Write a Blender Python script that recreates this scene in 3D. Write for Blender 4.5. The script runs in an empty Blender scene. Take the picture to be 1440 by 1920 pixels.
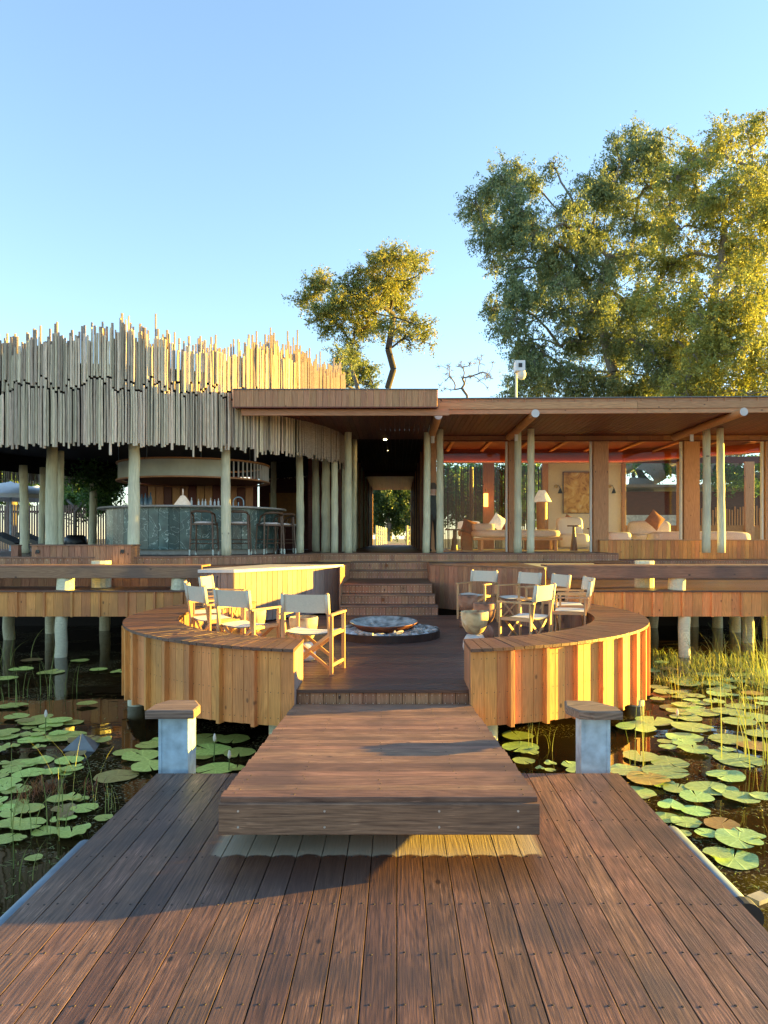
import bpy, math, random
import numpy as np
from mathutils import Vector, Matrix
random.seed(7)
R = math.radians
PI = math.pi
S = bpy.context.scene
COL = S.collection

# ------------------------------------------------------------------ camera, light, exposure
EYE = 2.1            # eye height over the water (water is z = 0)
F, VX, VY = 1350.0, 745.0, 1010.0
cam_d = bpy.data.cameras.new('camera'); cam = bpy.data.objects.new('camera', cam_d); COL.objects.link(cam)
cam_d.sensor_fit = 'VERTICAL'; cam_d.sensor_height = 24.0
cam_d.lens = 24.0 * F / 1920.0
cam_d.shift_x = -(VX - 720) / 1920.0; cam_d.shift_y = (VY - 960) / 1920.0
cam_d.clip_end = 4000; cam_d.clip_start = 0.05
cam.location = (0, 0, EYE); cam.rotation_euler = (R(90), 0, 0)
S.camera = cam
S.render.resolution_x = 768; S.render.resolution_y = 1024

SUN_AZ = 17.0        # degrees from +x towards +y
SUN_EL = 7.5
world = bpy.data.worlds.new("World"); S.world = world; world.use_nodes = True
wn = world.node_tree.nodes; wl = world.node_tree.links
wn.clear()
sky = wn.new('ShaderNodeTexSky'); sky.sky_type = 'NISHITA'; sky.sun_disc = False
sky.sun_elevation = R(SUN_EL); sky.sun_rotation = R(90 - SUN_AZ)
sky.air_density = 1.0; sky.dust_density = 0.0; sky.ozone_density = 2.6; sky.altitude = 900
bg = wn.new('ShaderNodeBackground'); bg.inputs['Strength'].default_value = 0.106
wo = wn.new('ShaderNodeOutputWorld')
tint = wn.new('ShaderNodeMix'); tint.data_type='RGBA'; tint.blend_type='MULTIPLY'; tint.inputs[0].default_value=1; tint.inputs[7].default_value=(1.03,.97,.93,1)
gm = wn.new('ShaderNodeGamma'); gm.inputs[1].default_value=.80
wl.new(sky.outputs[0], gm.inputs[0]); wl.new(gm.outputs[0], tint.inputs[6]); wl.new(tint.outputs[2], bg.inputs[0]); wl.new(bg.outputs[0], wo.inputs[0])
sd = bpy.data.lights.new('sun', 'SUN'); sd.energy = 4.4; sd.angle = R(0.5); sd.color = (1.0, 0.63, 0.07)
sun = bpy.data.objects.new('sun', sd); COL.objects.link(sun)
sdir = Vector((math.cos(R(SUN_EL))*math.cos(R(SUN_AZ)), math.cos(R(SUN_EL))*math.sin(R(SUN_AZ)), math.sin(R(SUN_EL))))
sun.rotation_euler = sdir.to_track_quat('Z', 'Y').to_euler()
sun.location = sdir * 60
S.view_settings.view_transform = 'Standard'; S.view_settings.look = 'None'
S.view_settings.gamma = 1.0; S.view_settings.use_curve_mapping = False
S.view_settings.exposure = 2.88
S.render.engine = 'CYCLES'

def P(px, py, Y):
    """point at depth Y seen at target pixel"""
    return Vector(((px - VX) / F * Y, Y, EYE - (py - VY) / F * Y))
def XX(px, Y): return (px - VX) / F * Y
def Z(rel): return EYE + rel
def yw(py): return EYE * F / (py - VY)

# ------------------------------------------------------------------ helpers
W = {}
def newmesh(name, verts, faces, mats=None, smooth=False, fm=None):
    me = bpy.data.meshes.new(name)
    me.from_pydata([tuple(v) for v in verts], [], faces)
    for m in (mats if isinstance(mats, (list, tuple)) else [mats]):
        if m: me.materials.append(m)
    if smooth: me.polygons.foreach_set('use_smooth', [True]*len(me.polygons))
    if fm: me.polygons.foreach_set('material_index', fm)
    me.update()
    return me
def put(name, me, M=None, parent=None):
    if M is None: M = Matrix.Identity(4)
    o = bpy.data.objects.new(name, me); COL.objects.link(o)
    W[o.name] = M.copy()
    if parent is not None:
        o.parent = parent; o.matrix_basis = W[parent.name].inverted() @ M
    else: o.matrix_basis = M
    return o
def T(x, y=None, z=None):
    return Matrix.Translation(Vector(x) if y is None else Vector((x, y, z)))
def thing(name, label, cat, loc=(0,0,0), rz=0, group=None, kind=None):
    o = put(name, None, T(loc) @ Matrix.Rotation(rz, 4, 'Z'))
    o.empty_display_size = .1
    return tag(o, label, cat, group, kind)
def tag(o, label=None, cat=None, group=None, kind=None):
    if label: o['label'] = label
    if cat: o['category'] = cat
    if group: o['group'] = group
    if kind: o['kind'] = kind
    return o
def struct(name, me, M=None, label=None):
    o = put(name, me, M); o['kind'] = 'structure'
    if label: o['label'] = label
    return o
def copytree(root, M, label=None):
    r = root.copy(); COL.objects.link(r); W[r.name] = M.copy(); r.matrix_basis = M
    if label: r['label'] = label
    for ch in [c for c in ALLCH.get(root.name, [])]:
        c = ch.copy(); COL.objects.link(c); c.parent = r
        W[c.name] = M @ ch.matrix_basis
        for g in ALLCH.get(ch.name, []):
            d = g.copy(); COL.objects.link(d); d.parent = c
    return r
ALLCH = {}
_put = put
def put(name, me, M=None, parent=None):
    o = _put(name, me, M, parent)
    if parent is not None: ALLCH.setdefault(parent.name, []).append(o)
    return o

MC = {}
def box_me(L, w, t, mat, bev=0.0):
    key = (round(L,3), round(w,3), round(t,3), mat.name, bev)
    if key in MC: return MC[key]
    l, a, b = L/2, w/2, t/2
    c = bev if bev else min(0.003, w*.08, t*.2)
    prof = [(-a,-b),(a,-b),(a,b-c),(a-c,b),(-a+c,b),(-a,b-c)]
    v = [(-l,y,z) for y,z in prof] + [(l,y,z) for y,z in prof]
    n = 6
    f = [tuple(range(n-1,-1,-1)), tuple(range(n,2*n))]
    for i in range(n): f.append((i,(i+1)%n,(i+1)%n+n,i+n))
    me = newmesh('board', v, f, mat); MC[key] = me
    return me
def frame(x, n):
    x = Vector(x).normalized(); n = Vector(n)
    z = (n - x*n.dot(x)).normalized(); y = z.cross(x)
    return Matrix((x, y, z)).transposed().to_4x4()
def board(name, p0, p1, w, t, n, mat, parent, bev=0.0):
    """straight board from p0 to p1, width w, thickness t along n"""
    p0, p1 = Vector(p0), Vector(p1)
    L = (p1-p0).length
    M = T((p0+p1)/2) @ frame(p1-p0, n)
    return put(name, box_me(L, w, t, mat, bev), M, parent)
def abox(name, lo, hi, mat, parent=None):
    lo, hi = Vector(lo), Vector(hi); c = (lo+hi)/2; d = (hi-lo)/2
    v = [(sx*d.x, sy*d.y, sz*d.z) for sx in (-1,1) for sy in (-1,1) for sz in (-1,1)]
    f = [(0,1,3,2),(4,6,7,5),(0,4,5,1),(2,3,7,6),(0,2,6,4),(1,5,7,3)]
    return put(name, newmesh(name, v, f, mat), T(c), parent)
class MB:
    def __init__(s): s.v=[]; s.f=[]; s.m=[]
    def add(s, v, f, mi=0):
        b=len(s.v); s.v += [tuple(a) for a in v]; s.f += [tuple(i+b for i in q) for q in f]; s.m += [mi]*len(f)
    def box(s, lo, hi, M=None, mi=0):
        v=[Vector((x,y,z)) for x in (lo[0],hi[0]) for y in (lo[1],hi[1]) for z in (lo[2],hi[2])]
        if M is not None: v=[M@a for a in v]
        s.add(v,[(0,1,3,2),(4,6,7,5),(0,4,5,1),(2,3,7,6),(0,2,6,4),(1,5,7,3)],mi)
    def bar(s, p0, p1, w, t, n, mi=0):
        p0,p1=Vector(p0),Vector(p1); M=T((p0+p1)/2)@frame(p1-p0,n); l=(p1-p0).length/2
        s.box((-l,-w/2,-t/2),(l,w/2,t/2),M,mi)
    def tube(s, pts, rs, n=6, cap=True, mi=0):
        pts=[Vector(p) for p in pts]
        if not isinstance(rs,(list,tuple)): rs=[rs]*len(pts)
        b=len(s.v); up=None
        for i,p in enumerate(pts):
            d=(pts[min(i+1,len(pts)-1)]-pts[max(i-1,0)]).normalized()
            if up is None: up = d.orthogonal().normalized()
            u=(up-d*up.dot(d));
            u = u.normalized() if u.length>1e-6 else d.orthogonal().normalized()
            up=u; w=d.cross(u)
            for k in range(n):
                a=2*PI*k/n; s.v.append(tuple(p+(u*math.cos(a)+w*math.sin(a))*rs[i]))
        for i in range(len(pts)-1):
            for k in range(n):
                s.f.append((b+i*n+k,b+i*n+(k+1)%n,b+(i+1)*n+(k+1)%n,b+(i+1)*n+k)); s.m.append(mi)
        if cap:
            s.f.append(tuple(b+k for k in range(n-1,-1,-1))); s.m.append(mi)
            e=b+(len(pts)-1)*n; s.f.append(tuple(e+k for k in range(n))); s.m.append(mi)
    def lathe(s, prof, n=24, c=(0,0,0), mi=0, a0=0, a1=2*PI):
        b=len(s.v); full=abs(a1-a0-2*PI)<1e-6; cols=n if full else n+1
        for r,z in prof:
            for k in range(cols):
                a=a0+(a1-a0)*k/n; s.v.append((c[0]+r*math.cos(a),c[1]+r*math.sin(a),c[2]+z))
        for i in range(len(prof)-1):
            for k in range(n):
                k2=(k+1)%cols
                s.f.append((b+i*cols+k,b+i*cols+k2,b+(i+1)*cols+k2,b+(i+1)*cols+k)); s.m.append(mi)
    def me(s, name, mats, smooth=False): return newmesh(name, s.v, s.f, mats, smooth, s.m)
    def build(s, name, mats, parent=None, M=None, smooth=False):
        return put(name, s.me(name, mats, smooth), M, parent)

# ------------------------------------------------------------------ materials
def mk(name):
    m = bpy.data.materials.new(name); m.use_nodes = True
    nt = m.node_tree; b = nt.nodes['Principled BSDF']
    return m, nt, nt.nodes, nt.links, b
def simple(name, col, rough=.6, metal=0, emit=None, es=0, noise=.15, nscale=12, bump=0):
    m, nt, N, L, b = mk(name)
    b.inputs['Roughness'].default_value = rough; b.inputs['Metallic'].default_value = metal
    tc = N.new('ShaderNodeTexCoord'); no = N.new('ShaderNodeTexNoise'); no.inputs['Scale'].default_value = nscale; no.inputs['Detail'].default_value = 5
    L.new(tc.outputs['Object'], no.inputs['Vector'])
    hs = N.new('ShaderNodeHueSaturation'); hs.inputs['Color'].default_value = (*col,1)
    mr = N.new('ShaderNodeMapRange'); mr.inputs[1].default_value=.3; mr.inputs[2].default_value=.7
    mr.inputs[3].default_value = 1-noise; mr.inputs[4].default_value = 1+noise
    L.new(no.outputs[0], mr.inputs[0]); L.new(mr.outputs[0], hs.inputs['Value']); L.new(hs.outputs[0], b.inputs['Base Color'])
    if bump:
        bp = N.new('ShaderNodeBump'); bp.inputs['Strength'].default_value = bump; bp.inputs['Distance'].default_value=.01
        L.new(no.outputs[0], bp.inputs['Height']); L.new(bp.outputs[0], b.inputs['Normal'])
    if emit:
        b.inputs['Emission Color'].default_value = (*emit,1); b.inputs['Emission Strength'].default_value = es
    return m
def ramp(N, stops):
    r = N.new('ShaderNodeValToRGB'); e = r.color_ramp.elements
    while len(e) < len(stops): e.new(.5)
    for i,(p,c) in enumerate(stops): e[i].position = p; e[i].color = (*c,1)
    return r
def mixc(N, L, fac, a, b, mode='MIX'):
    x = N.new('ShaderNodeMix'); x.data_type='RGBA'; x.blend_type = mode
    for s, v in ((0,fac),(6,a),(7,b)):
        if hasattr(v,'is_linked') or hasattr(v,'links'): L.new(v, x.inputs[s])
        else: x.inputs[s].default_value = v if s==0 else (*v,1)
    return x.outputs[2]
def wood(name, c_light, c_dark, *a, fibre=0, **k):
    return wood_(name, c_light, c_dark, *a, fibre=fibre, **k)
def wood_(name, c_light, c_dark, rough=.55, grain=1.0, knots=0.0, stain=None, stain_c=(.05,.04,.04), vary=.28, bump=.35, gscale=1.0, hue=.007, dry=None, rvar=.25, fibre=0):
    m, nt, N, L, b = mk(name)
    tc = N.new('ShaderNodeTexCoord'); oi = N.new('ShaderNodeObjectInfo')
    mu = N.new('ShaderNodeVectorMath'); mu.operation='SCALE'
    cb = N.new('ShaderNodeCombineXYZ')
    L.new(oi.outputs['Random'], cb.inputs[0]); L.new(oi.outputs['Random'], cb.inputs[1])
    L.new(cb.outputs[0], mu.inputs[0]); mu.inputs['Scale'].default_value = 37.0
    ad = N.new('ShaderNodeVectorMath'); L.new(tc.outputs['Object'], ad.inputs[0]); L.new(mu.outputs[0], ad.inputs[1])
    mp = N.new('ShaderNodeMapping'); mp.inputs['Scale'].default_value = (2.6*gscale, 62*gscale, 34*gscale)
    L.new(ad.outputs[0], mp.inputs[0])
    n1 = N.new('ShaderNodeTexNoise'); n1.inputs['Scale'].default_value = 1.6; n1.inputs['Detail'].default_value = 6; n1.inputs['Roughness'].default_value=.62; n1.inputs['Distortion'].default_value=.35
    L.new(mp.outputs[0], n1.inputs['Vector'])
    # rings: sine of a slow noise gives cathedral grain
    mp2 = N.new('ShaderNodeMapping'); mp2.inputs['Scale'].default_value = (.32*gscale, 3.0*gscale, 3*gscale); L.new(ad.outputs[0], mp2.inputs[0])
    n2 = N.new('ShaderNodeTexNoise'); n2.inputs['Scale'].default_value=1.4; n2.inputs['Detail'].default_value=1.5; L.new(mp2.outputs[0], n2.inputs['Vector'])
    sm = N.new('ShaderNodeMath'); sm.operation='MULTIPLY'; sm.inputs[1].default_value=150; L.new(n2.outputs[0], sm.inputs[0])
    sn = N.new('ShaderNodeMath'); sn.operation='SINE'; L.new(sm.outputs[0], sn.inputs[0])
    s2 = N.new('ShaderNodeMath'); s2.operation='MULTIPLY_ADD'; s2.inputs[1].default_value=.11*grain; L.new(sn.outputs[0], s2.inputs[0]); L.new(n1.outputs[0], s2.inputs[2])
    rp = ramp(N, [(.28,c_dark),(.5,tuple((a+bb)/2 for a,bb in zip(c_light,c_dark))),(.72,c_light)])
    L.new(s2.outputs[0], rp.inputs[0])
    col = rp.outputs[0]
    if fibre:
        mp4 = N.new('ShaderNodeMapping'); mp4.inputs['Scale'].default_value = (5, 150, 60); L.new(ad.outputs[0], mp4.inputs[0])
        n4 = N.new('ShaderNodeTexNoise'); n4.inputs['Scale'].default_value=1.6; n4.inputs['Detail'].default_value=3; L.new(mp4.outputs[0], n4.inputs['Vector'])
        n5 = N.new('ShaderNodeTexNoise'); n5.inputs['Scale'].default_value=4.5; n5.inputs['Detail'].default_value=3; L.new(ad.outputs[0], n5.inputs['Vector'])
        m4 = N.new('ShaderNodeMapRange'); m4.inputs[1].default_value=.54; m4.inputs[2].default_value=.66; L.new(n4.outputs[0], m4.inputs[0])
        m5 = N.new('ShaderNodeMapRange'); m5.inputs[1].default_value=.46; m5.inputs[2].default_value=.66; L.new(n5.outputs[0], m5.inputs[0])
        mf = N.new('ShaderNodeMath'); mf.operation='MULTIPLY'; L.new(m4.outputs[0], mf.inputs[0]); L.new(m5.outputs[0], mf.inputs[1])
        mg = N.new('ShaderNodeMath'); mg.operation='MULTIPLY'; mg.inputs[1].default_value=fibre; L.new(mf.outputs[0], mg.inputs[0])
        col = mixc(N, L, mg.outputs[0], col, tuple(min(1,x*1.9+.03) for x in c_light))
    if knots:
        vo = N.new('ShaderNodeTexVoronoi'); vo.inputs['Scale'].default_value = 1.0
        mp3 = N.new('ShaderNodeMapping'); mp3.inputs['Scale'].default_value=(5.0,8.5,1); L.new(ad.outputs[0], mp3.inputs[0]); L.new(mp3.outputs[0], vo.inputs['Vector'])
        kr = N.new('ShaderNodeMapRange'); kr.inputs[1].default_value=.15; kr.inputs[2].default_value=.08; L.new(vo.outputs['Distance'], kr.inputs[0])
        sp = N.new('ShaderNodeSeparateColor'); L.new(vo.outputs['Color'], sp.inputs[0])
        gt = N.new('ShaderNodeMath'); gt.operation='GREATER_THAN'; gt.inputs[1].default_value=1-knots; L.new(sp.outputs[0], gt.inputs[0])
        km = N.new('ShaderNodeMath'); km.operation='MULTIPLY'; L.new(kr.outputs[0], km.inputs[0]); L.new(gt.outputs[0], km.inputs[1])
        col = mixc(N, L, km.outputs[0], col, tuple(a*.28 for a in c_dark))
    geo = N.new('ShaderNodeNewGeometry')
    if stain:
        n3 = N.new('ShaderNodeTexNoise'); n3.inputs['Scale'].default_value=stain; n3.inputs['Detail'].default_value=4; L.new(geo.outputs['Position'], n3.inputs['Vector'])
        n3r = N.new('ShaderNodeMapRange'); n3r.inputs[1].default_value=.45; n3r.inputs[2].default_value=.68; n3r.inputs[4].default_value=.75; L.new(n3.outputs[0], n3r.inputs[0])
        col = mixc(N, L, n3r.outputs[0], col, stain_c)
    hs = N.new('ShaderNodeHueSaturation'); L.new(col, hs.inputs['Color'])
    mr = N.new('ShaderNodeMapRange'); mr.inputs[3].default_value=1-vary; mr.inputs[4].default_value=1+vary; L.new(oi.outputs['Random'], mr.inputs[0]); L.new(mr.outputs[0], hs.inputs['Value'])
    m7 = N.new('ShaderNodeMath'); m7.operation='MULTIPLY'; m7.inputs[1].default_value=7.31; L.new(oi.outputs['Random'], m7.inputs[0])
    fr = N.new('ShaderNodeMath'); fr.operation='FRACT'; L.new(m7.outputs[0], fr.inputs[0])
    mh = N.new('ShaderNodeMapRange'); mh.inputs[3].default_value=.5-hue; mh.inputs[4].default_value=.5+hue; L.new(fr.outputs[0], mh.inputs[0]); L.new(mh.outputs[0], hs.inputs['Hue'])
    out = hs.outputs[0]
    L.new(out, b.inputs['Base Color'])
    rr = N.new('ShaderNodeMapRange'); rr.inputs[3].default_value=rough+rvar*.5; rr.inputs[4].default_value=max(.08,rough-rvar*.5); L.new(n1.outputs[0], rr.inputs[0])
    rough_out = rr.outputs[0]
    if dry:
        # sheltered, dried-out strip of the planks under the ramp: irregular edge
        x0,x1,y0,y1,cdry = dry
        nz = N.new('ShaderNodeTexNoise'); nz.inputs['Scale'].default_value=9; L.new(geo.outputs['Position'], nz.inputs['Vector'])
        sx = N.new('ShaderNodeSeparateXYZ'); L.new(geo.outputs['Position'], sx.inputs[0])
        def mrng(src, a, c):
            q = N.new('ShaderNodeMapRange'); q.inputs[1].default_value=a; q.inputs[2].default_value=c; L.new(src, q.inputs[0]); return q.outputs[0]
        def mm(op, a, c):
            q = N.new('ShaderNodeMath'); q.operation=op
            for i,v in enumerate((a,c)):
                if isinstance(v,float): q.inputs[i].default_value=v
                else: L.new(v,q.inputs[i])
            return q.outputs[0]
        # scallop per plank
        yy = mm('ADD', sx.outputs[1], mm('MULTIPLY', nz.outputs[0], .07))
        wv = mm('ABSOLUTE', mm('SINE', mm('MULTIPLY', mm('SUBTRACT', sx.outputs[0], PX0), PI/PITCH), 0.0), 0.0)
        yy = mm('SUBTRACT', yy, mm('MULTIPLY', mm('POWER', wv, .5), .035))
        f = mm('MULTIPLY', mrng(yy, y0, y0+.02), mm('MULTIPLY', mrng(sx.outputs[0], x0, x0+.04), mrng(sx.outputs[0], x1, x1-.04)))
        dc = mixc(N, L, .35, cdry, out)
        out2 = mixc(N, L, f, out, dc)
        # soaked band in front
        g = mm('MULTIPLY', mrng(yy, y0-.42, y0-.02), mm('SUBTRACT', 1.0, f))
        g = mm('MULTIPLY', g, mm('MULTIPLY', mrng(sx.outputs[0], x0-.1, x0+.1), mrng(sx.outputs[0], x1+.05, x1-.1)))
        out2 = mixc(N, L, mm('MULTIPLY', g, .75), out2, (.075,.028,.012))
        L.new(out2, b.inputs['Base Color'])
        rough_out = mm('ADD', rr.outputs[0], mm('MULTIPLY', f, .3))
    L.new(rough_out, b.inputs['Roughness'])
    if bump:
        bp = N.new('ShaderNodeBump'); bp.inputs['Strength'].default_value=bump; bp.inputs['Distance'].default_value=.004
        L.new(s2.outputs[0], bp.inputs['Height']); L.new(bp.outputs[0], b.inputs['Normal'])
    return m

FD = 1.70                                 # jetty deck below the eye
PITCH = .1340
PX0, PX1 = -1.745, 1.605                  # jetty sides
NPL = 25
M = {}
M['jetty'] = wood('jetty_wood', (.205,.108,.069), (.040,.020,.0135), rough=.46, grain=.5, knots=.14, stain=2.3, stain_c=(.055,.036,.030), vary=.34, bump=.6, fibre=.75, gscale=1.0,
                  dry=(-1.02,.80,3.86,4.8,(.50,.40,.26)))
M['ramp'] = wood('ramp_wood', (.37,.195,.112), (.12,.054,.03), rough=.55, grain=.5, knots=.12, stain=1.9, stain_c=(.11,.062,.042), vary=.28, bump=.45, fibre=.55)
M['deck'] = wood('deck_wood', (.17,.075,.045), (.06,.025,.016), rough=.4, grain=.8, stain=.9, stain_c=(.07,.04,.032), vary=.22, bump=.5)
M['seatw'] = wood('bench_top_wood', (.20,.085,.043), (.072,.028,.015), rough=.5, grain=.8, stain=1.3, stain_c=(.09,.05,.035), vary=.2, bump=.5)
M['clad'] = wood('honey_cladding', (.84,.355,.10), (.54,.195,.045), rough=.62, grain=.55, knots=.5, stain=1.3, stain_c=(.42,.18,.06), vary=.17, bump=.3, hue=.008)
M['riser'] = wood('riser_wood', (.48,.24,.125), (.26,.105,.05), rough=.6, grain=.6, knots=.25, vary=.2, bump=.3)
M['rail'] = wood('rail_wood', (.38,.20,.11), (.19,.085,.045), rough=.6, grain=.6, knots=.25, stain=1.2, stain_c=(.12,.075,.06), vary=.15, bump=.3)
M['fascia'] = wood('fascia_wood', (.60,.30,.14), (.38,.165,.07), rough=.6, grain=.6, knots=.25, vary=.1, bump=.3)
M['soffit'] = wood('soffit_wood', (.20,.045,.02), (.10,.02,.009), rough=.5, grain=.4, vary=.2, bump=.2)
M['dark'] = wood('dark_red_wood', (.12,.025,.012), (.05,.01,.005), rough=.6, grain=.4, vary=.2, bump=.2)
M['pillar'] = wood('pillar_wood', (.66,.34,.14), (.42,.18,.065), rough=.55, grain=.6, knots=.4, vary=.1, bump=.3)
M['pole'] = wood('treated_pole', (.86,.82,.57), (.55,.53,.33), rough=.7, grain=.5, knots=.2, stain=2.0, stain_c=(.56,.52,.36), vary=.12, bump=.5, gscale=.7)
M['stick'] = wood('weathered_stick', (.80,.65,.46), (.38,.30,.20), rough=.75, grain=.4, vary=.42, bump=.3, hue=.015)
M['chair'] = wood('pale_teak', (.62,.36,.17), (.45,.23,.09), rough=.5, grain=.5, vary=.1, bump=.15)
M['greyw'] = wood('grey_board', (.36,.25,.20), (.20,.13,.105), rough=.7, grain=.5, vary=.18, bump=.3)
M['cap'] = wood('post_cap_wood', (.30,.20,.14), (.11,.07,.05), rough=.7, grain=1.3, vary=.1, bump=.8)
M['stoolw'] = wood('stool_wood', (.16,.085,.045), (.07,.035,.02), rough=.4, grain=.4, vary=.1, bump=.1)
M['trunk'] = wood('bark', (.26,.23,.19), (.12,.10,.08), rough=.9, grain=.4, vary=.1, bump=1.0, gscale=1.5)
M['barkd'] = wood('dark_bark', (.12,.10,.085), (.05,.04,.035), rough=.9, grain=.4, vary=.1, bump=1.0, gscale=1.5)
M['screw'] = simple('screw_steel', (.75,.70,.62), .3, .7)
M['screwd'] = simple('rusty_screw', (.06,.045,.04), .5, .5)
M['canvas'] = simple('canvas', (.60,.54,.42), .9, noise=.06, nscale=60, bump=.2)
M['canvas2'] = simple('seat_canvas', (.70,.63,.52), .9, noise=.05, nscale=60, bump=.2)
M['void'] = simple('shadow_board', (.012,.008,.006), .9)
M['stone'] = simple('pale_stone', (.62,.58,.54), .35, noise=.12, nscale=5)
M['white'] = simple('white_paint', (.8,.8,.78), .5, noise=.03)
M['plaster'] = simple('plaster', (.82,.77,.64), .9, noise=.04)
M['cushion'] = simple('boucle', (.72,.62,.55), .95, noise=.22, nscale=70, bump=.6)
M['rust'] = simple('rust_cloth', (.26,.085,.03), .9, noise=.2)
M['black'] = simple('black_metal', (.015,.015,.016), .4)
M['rubber'] = simple('black_rubber', (.02,.02,.02), .6)
M['iron'] = simple('fire_iron', (.035,.016,.011), .5, .2, noise=.4, nscale=6)
M['ash'] = simple('ash', (.45,.44,.43), .95, noise=.6, nscale=22, bump=1)
M['bowlin'] = simple('bowl_ash', (.27,.255,.23), .9, noise=.7, nscale=9, bump=.5)
M['bowlrust'] = simple('rusted_bowl', (.20,.062,.024), .6, .3, noise=.4, nscale=8)
M['coal'] = simple('burnt_log', (.30,.27,.24), .95, noise=.7, nscale=14, bump=1)
M['pontoon'] = simple('pontoon_plastic', (.17,.22,.26), .45, noise=.15)
M['galv'] = simple('galvanised', (.40,.53,.60), .6, .1, noise=.26, nscale=11)
M['lamp'] = simple('lamp_shade', (.78,.73,.64), .8, emit=(1,.85,.65), es=.05)
M['ochre'] = simple('ochre_wood', (.38,.16,.03), .5)
M['cove'] = simple('cove_strip', (1,.4,.1), .6, emit=(1,.30,.06), es=1.8)
M['bulb'] = simple('lit_bulb', (1,.8,.5), .6, emit=(1,.62,.25), es=40)
M['winlit'] = simple('shelf_light', (.7,.6,.45), .6, emit=(1,.85,.6), es=.35)
M['pale'] = simple('pale_canopy', (.58,.62,.52), .55, noise=.12, nscale=3)
M['umb'] = simple('umbrella_cloth', (.76,.78,.78), .9, noise=.04)
M['skin'] = simple('skin', (.62,.38,.28), .6, noise=.08)
M['shirt'] = simple('grey_shirt', (.07,.075,.065), .9)
M['trouser'] = simple('dark_trousers', (.05,.04,.03), .9)
M['hair'] = simple('grey_hair', (.12,.09,.07), .9)
M['rug'] = simple('rug', (.42,.34,.24), .95)
M['floorin'] = simple('stone_floor', (.16,.10,.06), .4)
M['concrete'] = simple('concrete', (.34,.32,.27), .9, bump=.4)
M['glassb'] = simple('bottle_glass', (.10,.16,.20), .1)
M['roofm'] = simple('roof_metal', (.16,.17,.17), .6)
M['rope'] = simple('rope', (.35,.28,.18), .9)
M['gold'] = simple('gilded_metal', (.5,.3,.08), .35, .6)

def leafmat(name, c1, c2, c3, tr=.35):
    m, nt, N, L, b = mk(name)
    geo = N.new('ShaderNodeNewGeometry'); n = N.new('ShaderNodeTexNoise'); n.inputs['Scale'].default_value=.35; n.inputs['Detail'].default_value=6; n.inputs['Roughness'].default_value=.8
    L.new(geo.outputs['Position'], n.inputs['Vector'])
    at = N.new('ShaderNodeAttribute'); at.attribute_name='rnd'
    av = N.new('ShaderNodeMath'); av.operation='MULTIPLY_ADD'; av.inputs[1].default_value=.45; L.new(at.outputs['Fac'], av.inputs[0])
    a2 = N.new('ShaderNodeMath'); a2.operation='MULTIPLY'; a2.inputs[1].default_value=.6; L.new(n.outputs[0], a2.inputs[0]); L.new(a2.outputs[0], av.inputs[2])
    r = ramp(N, [(.25,c1),(.5,c2),(.8,c3)]); L.new(av.outputs[0], r.inputs[0])
    L.new(r.outputs[0], b.inputs['Base Color']); b.inputs['Roughness'].default_value=.55
    t = N.new('ShaderNodeBsdfTranslucent'); L.new(r.outputs[0], t.inputs[0])
    mx = N.new('ShaderNodeMixShader'); mx.inputs[0].default_value=tr
    L.new(b.outputs[0], mx.inputs[1]); L.new(t.outputs[0], mx.inputs[2]); L.new(mx.outputs[0], N['Material Output'].inputs[0])
    return m
M['leafA'] = leafmat('leaves_olive', (.08,.135,.055), (.20,.26,.11), (.38,.41,.17))
M['leafB'] = leafmat('leaves_gold', (.14,.19,.05), (.31,.34,.08), (.52,.48,.10))
M['leafC'] = leafmat('leaves_dark', (.05,.12,.03), (.10,.22,.045), (.20,.32,.07))
M['leafD'] = leafmat('leaves_shade_green', (.02,.045,.012), (.045,.09,.02), (.10,.16,.04))
M['leafM'] = leafmat('leaves_thorn', (.11,.17,.05), (.24,.28,.07), (.46,.38,.08))
M['reed'] = leafmat('reed_blades', (.12,.18,.045), (.24,.30,.08), (.42,.42,.14))
M['redweed'] = leafmat('red_waterweed', (.12,.05,.02), (.28,.10,.04), (.40,.20,.06))

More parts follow.
